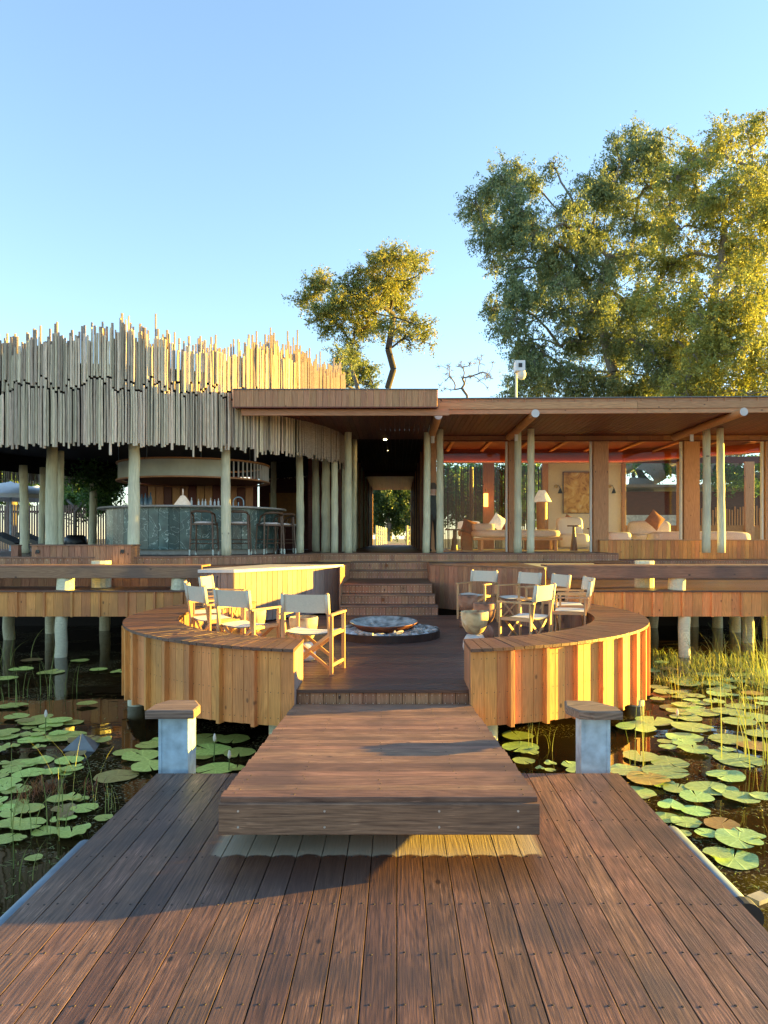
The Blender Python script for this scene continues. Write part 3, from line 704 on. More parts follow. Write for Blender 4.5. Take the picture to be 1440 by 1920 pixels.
# main floor, straight edge
BXc,BYc,BR=-6.6,18.85,5.0
xj=BXc+math.sqrt(BR**2-(BYc-17.3)**2)
riser(up,(xj,17.3),(5.3,17.3),Z(-.35),Z(-.536),w=.128)
board('side_board',(5.31,17.3,Z(-.46)),(5.31,18.3,Z(-.46)),.2,.02,(1,0,0),M['riser'],up)
for i in range(14):
    yy=17.3+.14*(i+.5); board('plank',(xj-.4,yy,Z(-.35)-.014),(5.3,yy,Z(-.35)-.014),.134,.028,(0,0,1),M['deck'],up)
# curved edge round the bar
a_s=math.atan2(17.3-BYc,xj-BXc); a_e=R(-112); n=62; Lr=abs(a_e-a_s)*BR/n
for i in range(n):
    a=a_s+(a_e-a_s)*(i+.5)/n; nx,ny=math.cos(a),math.sin(a); c=Vector((BXc+BR*nx,BYc+BR*ny,0))
    board('riser_board',(c.x,c.y,Z(-.536)),(c.x,c.y,Z(-.38)),Lr-.004,.02,(nx,ny,0),M['riser'],up)
    scw.tube([(c.x+nx*.012,c.y+ny*.012,Z(-.41)),(c.x+nx*.015,c.y+ny*.015,Z(-.41))],.006,6)
b=MB(); b.lathe([(BR-.3,0),(BR+.03,0),(BR+.03,-.03),(BR-.3,-.03)],72,(BXc,BYc,Z(-.35)),a0=a_e-1.0,a1=a_s); b.build('nosing',M['rail'],up)
b=MB(); b.lathe([(0,-.004),(BR-.29,-.004),(BR-.29,-.034)],72,(BXc,BYc,Z(-.35))); b.build('bar_floor',M['deck'],up)
scw.build('riser_screws',M['screw'],up)['kind']='stuff'
slabs('back_floor',[(-1.6,19.26),(12.5,19.26),(12.5,26),(-1.6,26)],Z(-.35)-.002,'floorin')
slabs('corridor_floor',[(-1.5,26.01),(.85,26.01),(.85,40),(-1.5,40)],Z(-.35)-.002,'soffit')
slabs('pool_floor',[(-16,16.0),(-9.4,14.5),(-9.4,30),(-16,30)],Z(-.40),'greyw')
slabs('bar_back_floor',[(-9.4,19),(-1.6,19),(-1.6,30),(-9.4,30)],Z(-.35)-.006,'dark')
b=MB(); b.box((-16,17.38,-.6),(16,17.43,Z(-.93))); b.build('dark_backdrop',M['void'],up)  # near-black sheet added to shut out horizon light and darken under the floor

# low clad box in front of the bar
t=thing('planter_box','low box clad in upright brown boards in front of the bar at left','box',(-6.1,13.9,Z(-.537)))
xa,xb=XX(60,13.9),XX(246,13.9)
b=MB(); b.box((xa+.02,13.9,Z(-.53)),(xb-.02,14.35,Z(-.15))); b.build('box_core',M['void'],t)
n=16
for i in range(n):
    x=xa+(xb-xa)*(i+.5)/n; board('cladding_board',(x,13.89,Z(-.535)),(x,13.89,Z(-.14)),(xb-xa)/n-.004,.02,(0,-1,0),M['riser'],t)
board('side_panel',(xb-.01,13.9,Z(-.337)),(xb-.01,14.36,Z(-.337)),.39,.02,(1,0,0),M['riser'],t)
board('top_board',(xa-.02,14.12,Z(-.127)),(xb+.02,14.12,Z(-.127)),.52,.024,(0,0,1),M['rail'],t)
for p in (70.5,229):
    q=P(p,1034,13.87); b=MB(); b.box((q.x-.035,13.868,q.z-.03),(q.x+.035,13.876,q.z+.035)); b.tube([(q.x-.03,13.85,q.z),(q.x-.022,13.84,q.z-.045),(q.x+.022,13.84,q.z-.045),(q.x+.03,13.85,q.z)],.006,6); b.build('ring_pull',M['black'],t)
t=thing('wooden_bollard','short square brown post at the far left edge of the terrace','post',(XX(28,14.2),14.2,Z(-.6)))
board('post_shaft',(XX(28,14.2),14.25,Z(-.537)),(XX(28,14.2),14.25,Z(-.14)),.14,.14,(0,-1,0),M['riser'],t)
board('post_top',(XX(28,14.2)-.08,14.25,Z(-.13)),(XX(28,14.2)+.08,14.25,Z(-.13)),.16,.02,(0,0,1),M['rail'],t)
b=MB(); b.lathe([(0,.17),(.15,.17),(.17,.15),(.17,0),(0,0)],20,(XX(46,14.6),14.6,Z(-.535)))
tag(b.build('stub_seat',M['concrete'],smooth=False),'round grey stump seat at the foot of the leftmost column','stump')

# ------------------------------------------------------------------ columns
def colmesh(r, H, seed, top=.85):
    rn=random.Random(seed); b=MB(); pts=[]; rs=[]; n=12
    dx=rn.uniform(-.02,.02)
    for i in range(n+1):
        u=i/n; pts.append((dx*math.sin(u*3+seed)+rn.uniform(-.006,.006), rn.uniform(-.005,.005), H*u)); rs.append(r*(1-(1-top)*u)*rn.uniform(.96,1.05))
    b.tube(pts,rs,14)
    # mesh long axis must be local X for the grain
    b.v=[(z,y,-x) for x,y,z in b.v]
    return b.me('column',M['pole'],True)
def column(parent, px_, Y_, ztop, wpx, seed, zb=Z(-.35), rx=None):
    r=wpx/2/F*Y_; me=colmesh(r, ztop-zb, seed)
    x=XX(px_,Y_)
    Mx=T(x,Y_,zb)@Matrix(((0,0,-1,0),(0,1,0,0),(1,0,0,0),(0,0,0,1)))
    return put('column',me,Mx,parent)

bar=thing('bar_pavilion','round open bar pavilion crowned by a tall screen of weathered sticks','pavilion',(BXc,BYc,Z(-.35)))
for i,(p,Y_,w,zt) in enumerate(((45,17.6,17,1.8),(79,18.2,12,1.8),(98,15.3,23,1.95),(114,16.0,12,1.95),(251,14.45,22,2.0),(424,15.2,19,2.1),(562,17.6,15,2.3),(592,19.6,15,2.4),(174,21.5,15,2.2),(513,21.5,12,2.3),(611,18.3,17,2.7))):
    column(bar,p,Y_,Z(zt),w,20+i)
# stick screen
RD=5.2
def stickmesh(L,r,seed):
    rn=random.Random(seed); b=MB(); n=3
    pts=[(L*(i/n-.5),rn.uniform(-.006,.006),rn.uniform(-.006,.006)) for i in range(n+1)]
    b.tube(pts,[r*1.05,r,r*.97,r*.9],6); return b
sm_cache={}
def smesh(L,r):
    k=(round(L*8)/8, round(r,3))
    if k not in sm_cache: sm_cache[k]=stickmesh(k[0],r,int(k[0]*8)).me('stick',M['stick'])
    return sm_cache[k]
a_cam=math.atan2(-BYc,-BXc)     # direction from drum centre to camera
nst=int(2*PI*RD/.047)
rest=MB(); front=[]
def fz(a):   # heights drift a little round the drum
    d=(a-a_cam+PI)%(2*PI)-PI
    return .10*max(-1.2,min(1.6,d/ R(60)))
def lobe(a):
    return .13*math.sin(a*9+1.2)+.08*math.sin(a*23)
rows=[]
for i in range(nst):
    a=2*PI*(i+random.uniform(-.15,.15))/nst
    d=(a-a_cam+PI)%(2*PI)-PI
    zj=Z(2.96)+fz(a)+random.uniform(-.14,.14)+.05*math.sin(a*30)
    rows.append((abs(d),a,RD+random.uniform(-.02,.03),Z(1.80)+fz(a)+random.uniform(-.07,.07)-(.15 if random.random()<.03 else 0),zj-.01,0))
    top=Z(3.80)+fz(a)*.8+max(0,d)*.22+lobe(a)*.7+random.uniform(-.14,.14)+(random.uniform(.1,.3) if random.random()<.10 else 0)
    rows.append((abs(d),a,RD+random.uniform(-.03,.02),zj+.035,top,1))
    if 1:
        rows.append((9,a+.005,RD-.11,Z(2.7),Z(3.93)+fz(a)*.8+max(0,d)*.22+lobe(a)+random.uniform(-.25,.25)+(.25 if random.random()<.08 else 0),2))
rows.sort(key=lambda q:q[0])
cnt=0
for dd,a,r,z0,z1,k in rows:
    c=Vector((BXc+r*math.cos(a),BYc+r*math.sin(a),0)); rad=random.uniform(.018,.026)
    if cnt<298 and k<2:
        tilt=Vector((random.uniform(-.006,.006),random.uniform(-.006,.006),0))
        L=z1-z0; m=smesh(L,.027)
        Ls=round(L*8)/8
        Mx=T((c+Vector((0,0,(z0+z1)/2))))@frame(Vector((0,0,1))+tilt,(math.cos(a),math.sin(a),0))@Matrix.Diagonal((L/Ls,rad/.027,rad/.027,1))
        put('stick',m,Mx,bar); cnt+=1
    else:
        rest.tube([(c.x,c.y,z0),(c.x+random.uniform(-.01,.01),c.y,z1)],rad,5)
o=rest.build('stick_fringe',M['stick'],bar); o['kind']='stuff'
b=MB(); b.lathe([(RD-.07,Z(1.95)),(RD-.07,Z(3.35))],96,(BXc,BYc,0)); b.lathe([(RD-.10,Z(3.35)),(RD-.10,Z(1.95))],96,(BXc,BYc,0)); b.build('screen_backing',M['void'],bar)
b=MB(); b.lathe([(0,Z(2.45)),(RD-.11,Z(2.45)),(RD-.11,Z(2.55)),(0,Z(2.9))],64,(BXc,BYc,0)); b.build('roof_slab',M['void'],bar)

zf_=Z(-.35)
# ------------------------------------------------------------------ bar counter
bc=thing('bar_counter','curved bar counter clad in dark green veined stone','counter',(-5.0,17.9,Z(-.35)))
QX,QY,QR=-5.06,18.0,2.05
n=30; an0,an1=R(-188),R(8)
for i in range(n):
    a=an0+(an1-an0)*(i+.5)/n; nx,ny=math.cos(a),math.sin(a); w=(an1-an0)*QR/n
    board('stone_panel',(QX+QR*nx,QY+QR*ny,Z(-.24)),(QX+QR*nx,QY+QR*ny,Z(.70)),w-.004,.03,(nx,ny,0),M['marble'],bc)
b=MB(); b.lathe([(QR-.45,.0),(QR+.20,0),(QR+.22,.02),(QR+.20,.04),(QR-.45,.04)],60,(QX,QY,Z(.70)),a0=an0,a1=an1); b.build('counter_top',M['stone'],bc)
b=MB(); b.lathe([(QR-.06,-.01),(QR-.06,.12)],60,(QX,QY,Z(-.35)),a0=an0,a1=an1); b.build('kick_board',M['concrete'],bc)
# hanging canopy ring over the bar
hc=thing('hanging_canopy','round pale hanging canopy over the bar, slatted on the right','canopy',(QX,QY,Z(1.5)))
HR=1.80
b=MB(); b.lathe([(HR-.04,1.42),(HR,1.42),(HR,1.80),(HR-.04,1.80)],48,(QX,QY,EYE),a0=R(-200),a1=R(-55)); b.build('pale_panel',M['pale'],hc,smooth=False)
for zz in (1.39,1.81):
    b=MB(); b.lathe([(HR-.08,zz),(HR+.05,zz),(HR+.05,zz+.03),(HR-.08,zz+.03),(HR-.08,zz)],64,(QX,QY,EYE)); b.build('trim_ring',M['pillar'],hc)
for i in range(22):
    a=R(-54+ i*4.2); board('slat',(QX+HR*math.cos(a),QY+HR*math.sin(a),Z(1.43)),(QX+HR*math.cos(a),QY+HR*math.sin(a),Z(1.80)),.018,.04,(math.cos(a),math.sin(a),0),M['white'],hc)
b=MB(); b.lathe([(0,1.44),(HR-.06,1.44)],48,(QX,QY,EYE)); b.build('underside',M['dark'],hc)
wb=MB()
for a in (-150,-110,-70,-30): wb.tube([(QX+HR*math.cos(R(a)),QY+HR*math.sin(R(a)),Z(1.83)),(QX+HR*math.cos(R(a)),QY+HR*math.sin(R(a)),Z(2.45))],.006,5)
wb.build('hanging_wires',M['galv'],hc)
# back shelf unit
sh=thing('back_bar','tall back bar with wooden panels and small lit shelf windows','shelf unit',(QX,19.6,Z(-.35)))
xa,xb=XX(262,19.6),XX(475,19.6)
for i in range(14):
    x=xa+(xb-xa)*(i+.5)/14; board('wood_panel',(x,19.6,Z(-.3)),(x,19.6,Z(1.44)),(xb-xa)/14-.02,.03,(0,-1,0),M['pillar'] if i%3 else M['soffit'],sh)
for i in range(8):
    x=xa+(xb-xa)*(i+.5)/8; b=MB(); b.box((x-.13,19.45,Z(1.50)),(x+.13,19.47,Z(1.66))); b.build('shelf_window',M['winlit'],sh)
b=MB(); b.box((xa,19.42,Z(1.44)),(xb,19.6,Z(1.475))); b.build('shelf',M['dark'],sh)
b=MB(); b.box((xa-.1,19.66,zf_),(xb+.1,19.70,Z(1.7))); b.build('back_panel',M['dark'],sh)
# things on the counter
lt=Z(.74)
b=MB(); b.lathe([(.05,.24),(.22,.0)],24,(0,0,0)); b.lathe([(0,.40),(.012,.38),(.012,.22),(.05,.24)],10); 
tag(b.build('cone_lamp',M['lamp'],None,T(XX(343,16.4),16.4,lt),True),'pale cone shaped lamp on the bar counter','lamp')
bprof=[(0,0),(.035,0),(.037,.02),(.037,.16),(.014,.21),(.013,.28),(0,.28)]
bm=MB(); bm.lathe(bprof,10); bme=bm.me('bottle',M['glassb'],True)
bm=MB(); bm.lathe(bprof,10); bme2=bm.me('bottle',M['white'],True)
for i,(p,m_) in enumerate(((262,0),(266,0),(273,0),(277,0),(282,0),(359,1),(373,1),(380,1),(386,1),(395,1),(402,1),(409,1))):
    h=1.0 if m_==0 else .62
    o=put('bottle',bme if m_==0 else bme2,T(XX(p,16.25),16.25+random.uniform(-.05,.05),lt)@Matrix.Diagonal((h,h,h*random.uniform(.85,1.1),1)))
    tag(o,f"{['leftmost','second','third','fourth','fifth','first','second','third','fourth','fifth','sixth','last'][i]} {'dark glass bottle in the cluster at the left of the bar counter' if m_==0 else 'small white bottle in the row right of the cone lamp'}",'bottle','bottles on the bar counter')
t=thing('tap','arched steel bar tap at the right of the counter','tap',(XX(447,16.6),16.6,lt))
b=MB(); b.tube([(XX(447,16.6)+.12*math.cos(R(a)),16.6,lt+.1+.12*math.sin(R(a))) for a in range(0,181,20)],.014,8); b.build('spout',M['galv'],t,smooth=True)
for s in (-.12,.12,0):
    b=MB(); b.tube([(XX(447,16.6)+s,16.6,lt),(XX(447,16.6)+s,16.6,lt+.1)],.013,8); b.build('tap_leg',M['galv'],t)

# bar stools
def stool():
    t=thing('bar_stool','x','stool',(0,0,0)); H=.96
    for sx in (-1,1):
        for sy in (-1,1):
            b=MB(); top=.70 if sy>0 else .90
            b.tube([(sx*.25,sy*.24,0),(sx*.225,sy*.20,.68),(sx*.22,sy*.19,top)],[.017,.021,.018],8); lo_=b.build('leg',M['stoolw'],t)
            b=MB(); b.tube([(sx*.2502,sy*.2402,0),(sx*.247,sy*.235,.12)],.0185,8); b.build('foot_cap',M['pale'],lo_)
    b=MB(); b.tube([(-.22,-.19,.88),(-.20,-.23,.92),(-.1,-.27,.935),(.1,-.27,.935),(.20,-.23,.92),(.22,-.19,.88)],[.022,.028,.03,.03,.028,.022],8); b.build('back_rail',M['stoolw'],t,smooth=True)
    for sx in (-1,1):
        b=MB(); b.tube([(sx*.22,-.19,.90),(sx*.23,-.02,.86),(sx*.235,.06,.70)],[.02,.018,.015],8); b.build('arm_rest',M['stoolw'],t)
    b=MB(); b.box((-.215,-.19,.645),(.215,.2,.68)); b.build('seat_frame',M['stoolw'],t)
    b=MB(); b.lathe([(0,.045),(.17,.04),(.21,.02),(.21,0),(0,0)],20); b.v=[(x,y,z+.68) for x,y,z in b.v]; b.build('cushion',M['cushion'],t,smooth=True)
    for z0 in (.25,.33):
        b=MB(); b.tube([(-.245,-.22,z0),(.245,-.22,z0)],.01,6); b.tube([(-.245,.22,z0),(.245,.22,z0)],.01,6); b.build('foot_rail',M['stoolw'],t)
    return t
s0=stool(); s0['group']='bar stools'
spots=[(383,15.45,0,'dark wooden bar stool left of the second bar column from the right'),(447,15.7,.1,'dark wooden bar stool just right of the column, seen from behind'),(506,16.4,.6,'bar stool with the darkest back rail at the right end of the counter'),(527,17.2,1.0,'bar stool turned sideways, last but one on the right'),(541,18.0,1.3,'furthest bar stool at the right end of the counter')]
for i,(p,Y_,rz,lab) in enumerate(spots):
    Mx=T(XX(p,Y_),Y_,Z(-.352))@Matrix.Rotation(rz,4,'Z')
    if i==0: s0.matrix_basis=Mx; W[s0.name]=Mx; s0['label']=lab
    else: copytree(s0,Mx,lab)

# ------------------------------------------------------------------ lodge building
lg=thing('lodge','long low timber lodge with glass front, flat roofs and round pole columns','building',(3,19,Z(-.35)))
# front columns (pairs)
for i,(p,w) in enumerate(((627,13.5),(653,15),(800,14),(825,14),(971,15),(995,14.5),(1324,15.5),(1351,15))):
    column(lg,p,17.95,Z(2.83 if p<1300 else 2.88),w,60+i)
column(lg,664,19.4,Z(2.7),10,90)
# canopy on the left
CYf=14.55
ct,cb_,cc=P(0,730,CYf).z,P(0,764,CYf).z,P(0,777,CYf).z
xa,xb=XX(438,CYf),XX(820,CYf)
n=32
for i in range(n):
    x=xa+(xb-xa)*(i+.5)/n
    board('fascia_board',(x,CYf,cb_+.012),(x,CYf,ct-.01),(xb-xa)/n-.004,.022,(0,-1,0),M['fascia'],lg)
for i in range(0,n+1,3):
    x=xa+(xb-xa)*i/n; board('batten',(x,CYf-.018,cb_+.012),(x,CYf-.018,ct-.01),.03,.016,(0,-1,0),M['fascia'],lg)
board('fascia_trim',(xa-.02,CYf-.01,cb_),(xb+.02,CYf-.01,cb_),.06,.022,(0,0,1),M['soffit'],lg)
board('fascia_trim',(xa-.02,CYf+.0,ct),(xb+.02,CYf+.0,ct),.07,.018,(0,0,1),M['roofm'],lg)
board('fascia_beam',(XX(453,CYf+.15),CYf+.15,(cb_+cc)/2-.004),(xb+.25,CYf+.15,(cb_+cc)/2-.004),cb_-cc-.01,.05,(0,-1,0),M['fascia'],lg)
for x,s in ((xa,-1),(xb,1)):
    board('side_fascia',(x,CYf+.02,(ct+cb_)/2),(x,17.6,(ct+cb_)/2),ct-cb_-.02,.022,(s,0,0),M['fascia'],lg)
b=MB(); b.box((xa+.02,CYf+.02,ct-.07),(xb-.02,19.2,ct-.012)); b.build('canopy_roof',M['roofm'],lg)
for i in range(34):
    x=xa+.1+(xb-xa-.15)*(i+.5)/34
    board('soffit_board',(x,CYf+.18,Z(2.66)),(x,19.2,Z(2.66)),(xb-xa-.15)/34-.006,.02,(0,0,-1),M['dark'],lg)
# main roof on the right
RYf=15.6; XR=11.0
rt,rm,rb=P(0,748,RYf).z,P(0,757,RYf).z,P(0,777,RYf).z
xs=XX(818,RYf)+.02
slope=lambda x: (x-xs)*.006
def fas(z0,z1,y,mat,name,dy=.03):
    # two lengths butted
    xm=5.2
    for A,B in ((xs,xm-.003),(xm+.003,XR)):
        board(name,(A,y,(z0+z1)/2+slope(A)),(B,y,(z0+z1)/2+slope(B)),z1-z0-.004,dy,(0,-1,0),M[mat],lg)
fas(rb+.10,rm+.02,RYf,'fascia','fascia_board'); fas(rb,rb+.10,RYf+.02,'fascia','fascia_board')
fas(rm+.02,rt,RYf+.04,'fascia','upper_fascia')
for i in range(29):
    x=xs+.12+i*.36
    board('roof_clip',(x,RYf+.015,rm+.02+slope(x)),(x,RYf+.015,rt+slope(x)),.02,.03,(0,-1,0),M['fascia'],lg)
b=MB(); v=[(xs,RYf-.02,rt),(XR,RYf-.02,rt+slope(XR)),(XR,27,rt+.25),(xs,27,rt+.2)]
b.add([(x,y,z) for x,y,z in v]+[(x,y,z+.02) for x,y,z in v],[(3,2,1,0),(4,5,6,7),(0,1,5,4),(1,2,6,5),(2,3,7,6),(3,0,4,7)]); b.build('roof_sheet',M['roofm'],lg)
zs=Z(2.70)
n=84
for i in range(n):
    x=xs+(XR-xs)*(i+.5)/n
    board('soffit_board',(x,RYf+.04,rb+.03+slope(x)),(x,19.25,Z(2.74)+slope(x)*.5),(XR-xs)/n-.008,.02,(0,0,-1),M['soffit'],lg)
# roof log beams
for (p,y_,sx) in ((822,779,1),(1004,775,1),(1395,772,1)):
    Y0=RYf-.18 if p<1300 else 15.2
    q=P(p,y_,Y0); b=MB(); b.tube([q,(q.x,19.0,q.z-.005)],[.087,.095],20)
    b.m[-2]=1; b.m[-1]=1
    b2=b.build('log_beam',[M['pillar'],M['stone']],lg)
    x=q.x if p>1300 else q.x
    # down light under the beam
    z0=q.z-.09; b=MB(); b.tube([(q.x-.0,17.9,z0),(q.x-.0,17.9,z0-.17)],.045,12); b.build('down_light',M['white'],b2)
for (p,y_,Y_) in ((639,803,18.0),(722,822,19.2),(725,843,23),(726,855,26)):
    q=P(p,y_,Y_); b=MB(); b.tube([(q.x,Y_,q.z-.03),(q.x,Y_,q.z+.14)],[.06,.045],12); dl=b.build('down_light',M['white'],lg)
    b=MB(); b.lathe([(0,0),(.045,0)],12,(q.x,Y_,q.z-.032)); b.build('lamp_glow',M['bulb'],dl)
# wall band above the windows
WY=19.2
zb0,zb1=P(0,826,WY).z,P(0,806,WY).z
nb_=30; x0_=XX(832,WY); x1_=11.0
for i in range(nb_):
    x=x0_+(x1_-x0_)*(i+.5)/nb_
    board('band_panel',(x-.165,WY,(zb0+zb1)/2),(x+.155,WY,(zb0+zb1)/2),zb1-zb0,.03,(0,-1,0),M['fascia'],lg)
    board('band_batten',(x+.165,WY-.02,zb0),(x+.165,WY-.02,zb1),.022,.03,(0,-1,0),M['fascia'],lg)
board('head_rail',(x0_,WY-.03,zb0-.015),(x1_,WY-.03,zb0-.015),.05,.03,(0,0,1),M['soffit'],lg)
# pillars
zf=Z(-.35)
for pa,pb in ((953,965),(1111,1139),(1280,1309),(1432,1462),(808,818)):
    xa_,xb_=XX(pa,WY),XX(pb,WY)
    board('wood_pillar',((xa_+xb_)/2,WY+.0,zf),((xa_+xb_)/2,WY+.0,zb0-.03),xb_-xa_,.22,(0,-1,0),M['pillar'],lg)
    board('door_frame',(xa_-.05,WY-.0,zf),(xa_-.05,WY-.0,zb0-.032),.05,.1,(0,-1,0),M['plaster'],lg)
panes=[(832,948),(966,1106),(1140,1275),(1310,1428),(1462,1560)]
for pa,pb in panes:
    xa_,xb_=XX(pa,WY),XX(pb,WY)
    b=MB(); zlo = zf+.03 if pa<1130 else Z(-.03)
    b.box((xa_,WY+.03,zlo),(xb_,WY+.04,zb0-.03)); wf=MB(); wf.box((xa_,WY-.02,zlo-.04),(xb_,WY+.06,zlo)); wfo=wf.build('window',M['pillar'],lg); b.build('glass_pane',M['glass'],wfo)
# low clad wall under the right windows
xa_,xb_=XX(1125,WY-.25),11.0; n=52
for i in range(n):
    x=xa_+(xb_-xa_)*(i+.5)/n; board('wall_board',(x,WY-.25,Z(-.53)),(x,WY-.25,Z(-.05)),(xb_-xa_)/n-.004,.022,(0,-1,0),M['clad'],lg)
board('wall_cap',(xa_-.03,WY-.13,Z(-.037)),(xb_,WY-.13,Z(-.037)),.3,.026,(0,0,1),M['fascia'],lg)
board('side_board',(xa_,WY-.25,Z(-.29)),(xa_,WY,Z(-.29)),.48,.022,(-1,0,0),M['clad'],lg)
# interior shell
b=MB(); b.box((1.0,WY+.4,Z(2.86)),(11,26.0,Z(2.9))); b.build('ceiling',M['soffit'],lg)
for i in range(9):
    x=1.6+i*1.1; board('ceiling_rib',(x,WY+.5,Z(2.80)),(x,25.5,Z(2.80)),.10,.03,(0,0,-1),M['pillar'],lg)
# cove: drop board with a lit strip
for (p0,p1) in (((1.35,23.0),(7.2,23.0)),((7.2,23.0),(10.3,20.2))):
    p0v,p1v=Vector((*p0,Z(2.56))),Vector((*p1,Z(2.56)))
    board('cove_board',p0v,p1v,.26,.03,(p1[1]-p0[1],-(p1[0]-p0[0]),0),M['soffit'],lg)
    d=(p1v-p0v).normalized(); nn=Vector((d.y,-d.x,0))
    a=p0v+nn*.09; c=p1v+nn*.09
    board('cove_shelf',(a.x,a.y,Z(2.42)),(c.x,c.y,Z(2.42)),.20,.02,(0,0,1),M['pillar'],lg)
    a=p0v+nn*.06; c=p1v+nn*.06
    board('cove_light',(a.x,a.y,Z(2.437)),(c.x,c.y,Z(2.437)),.03,.012,(0,0,1),M['cove'],lg)
b=MB(); b.box((1.0,23.03,Z(2.66)),(11,23.06,Z(2.86))); b.build('cove_header',M['soffit'],lg)
BYw=25.0
def wallseg(pa,pb,mat,name='back_wall',z0=zf,z1=Z(2.86)):
    b=MB(); b.box((XX(pa,BYw),BYw,z0),(XX(pb,BYw),BYw+.12,z1)); return b.build(name,M[mat],lg)
wallseg(1027,1165,'plaster')
wallseg(832,1180,'dark','wall_header',P(0,866,BYw).z,Z(2.86))
wallseg(1165,1600,'dark','wall_header',P(0,868,BYw).z,Z(2.86))
wallseg(1165,1600,'ochre','wall_base',zf,P(0,985,BYw).z)
for pa,pb in ((1016,1027),(1165,1172),(1268,1290),(1395,1412),(905,926)): 
    xa_,xb_=XX(pa,BYw),XX(pb,BYw); board('inner_pillar',((xa_+xb_)/2,BYw-.05,zf),((xa_+xb_)/2,BYw-.05,P(0,866,BYw).z),xb_-xa_,.1,(0,-1,0),M['pillar'],lg)
# slatted reed screens behind the lounge
rs=MB()
for pa,pb in ((832,905),(926,1016)):
    x=XX(pa,25.3)
    while x<XX(pb,25.3):
        rs.tube([(x,25.3,zf),(x+random.uniform(-.02,.02),25.3,P(0,873+random.uniform(-4,14),25.3).z)],.016,4); x+=random.uniform(.026,.044)
o=rs.build('reed_screen',M['dark'],lg); o['kind']='stuff'
for p in (884,): column(lg,p,26.2,Z(2.6),9,99)
# corridor
for s,x in ((-1,-1.42),(1,.80)):
    n=13
    for i in range(n):
        yy=19.6+i*1.65
        board('corridor_post',(x,yy,zf),(x,yy,Z(2.75)),.22,.16,(1,0,0),M['pole'] if (s<0 and i in (0,3,5,7)) else (M['soffit'] if i%2 else M['pillar']),lg)
    b=MB(); b.box((x+s*.10,19.3,zf),(x+s*.14,40,Z(2.8))); b.build('corridor_wall',M['dark'],lg)
for i in range(18):
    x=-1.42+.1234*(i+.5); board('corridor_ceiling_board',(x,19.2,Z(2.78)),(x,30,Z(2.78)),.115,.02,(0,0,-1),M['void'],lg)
    board('corridor_ceiling_board',(x,30.01,Z(2.72)),(x,40,Z(2.72)),.115,.02,(0,0,-1),M['soffit'],lg)
board('corridor_beam',(-1.5,30,Z(2.69)),(.9,30,Z(2.69)),.2,.1,(0,-1,0),M['soffit'],lg)
b=MB(); b.box((-1.6,18.6,Z(2.965)),(.98,19.6,Z(2.99))); b.box((-1.6,19.21,Z(2.83)),(.98,40,Z(2.90))); b.build('corridor_roof',M['roofm'],lg)
b=MB(); b.box((-9,19.21,Z(2.815)),(-1.61,27,Z(2.88))); b.build('rear_roof',M['roofm'],lg)
# walls between bar and corridor, and behind the bar
b=MB(); b.box((-4.6,24,zf),(-1.56,24.1,Z(2.8))); b.build('bar_back_wall',M['dark'],lg)
b=MB(); b.box((-2.6,21.0,zf),(-1.57,21.1,Z(2.8))); b.build('bar_side_wall',M['soffit'],lg)
b=MB(); b.box((-4.2,23.6,Z(.5)),(-3.3,23.7,Z(1.5))); b.build('ochre_box',M['ochre'],lg)  # plain ochre box in front of the back wall

# roof top camera
t=thing('roof_camera','white box camera with dome on a thin pole above the lodge roof','camera',P(968,745,16.2))
q=P(968,748,16.2); b=MB(); b.tube([q,P(968,690,16.2)],.025,8); b.build('pole',M['plaster'],t)
b=MB(); c=P(975,687,16.1); b.box((c.x-.115,16.0,c.z-.115),(c.x+.10,16.25,c.z+.115)); b.build('camera_box',M['white'],t)
b=MB(); b.box((c.x-.05,15.985,c.z-.04),(c.x+.03,15.999,c.z+.05)); b.build('lens',M['black'],t)
b=MB(); c2=P(978,703,16.1); b.lathe([(0,-.11),(.06,-.09),(.095,-.03),(.10,.03),(.08,.10),(0,.10)],16,c2); b.build('dome',M['plaster'],t,smooth=True)

# ------------------------------------------------------------------ lounge furniture
def rbox(b,lo,hi,r=.05,mi=0,M_=None):
    # rounded cushion: superellipsoid-like grid box
    c=(Vector(lo)+Vector(hi))/2; h=(Vector(hi)-Vector(lo))/2; n=10; m=14; base=len(b.v)
    e=.35
    def sp(v,ex): return math.copysign(abs(v)**ex,v)
    for i in range(n+1):
        u=-PI/2+PI*i/n
        for j in range(m):
            w=2*PI*j/m
            b.v.append((c.x+h.x*sp(math.cos(u),e)*sp(math.cos(w),e),c.y+h.y*sp(math.cos(u),e)*sp(math.sin(w),e),c.z+h.z*sp(math.sin(u),e)))
    for i in range(n):
        for j in range(m):
            b.f.append((base+i*m+j,base+i*m+(j+1)%m,base+(i+1)*m+(j+1)%m,base+(i+1)*m+j)); b.m.append(mi)
Y_=20.6
def XL(p,Y=Y_): return XX(p,Y)
def ZL(p,Y=Y_): return P(0,p,Y).z
t=thing('daybed','long boucle daybed with wooden base by the left lounge window','sofa',(XL(970),Y_,zf))
b=MB(); rbox(b,(XL(886),Y_,ZL(1008)),(XL(1055),Y_+.8,ZL(993))); b.build('mattress',M['cushion'],t,smooth=True)
b=MB(); rbox(b,(XL(888),Y_+.15,ZL(995)),(XL(930),Y_+.7,ZL(981))); b.build('bolster',M['cushion'],t,smooth=True)
board('base_rail',(XL(888),Y_+.04,ZL(1010.5)),(XL(1055),Y_+.04,ZL(1010.5)),.075,.06,(0,-1,0),M['chair'],t)
for p in (904,1043):
    for yy in (Y_+.06,Y_+.74): board('leg',(XL(p),yy,zf),(XL(p),yy,ZL(1010)),.075,.06,(0,-1,0),M['chair'],t)
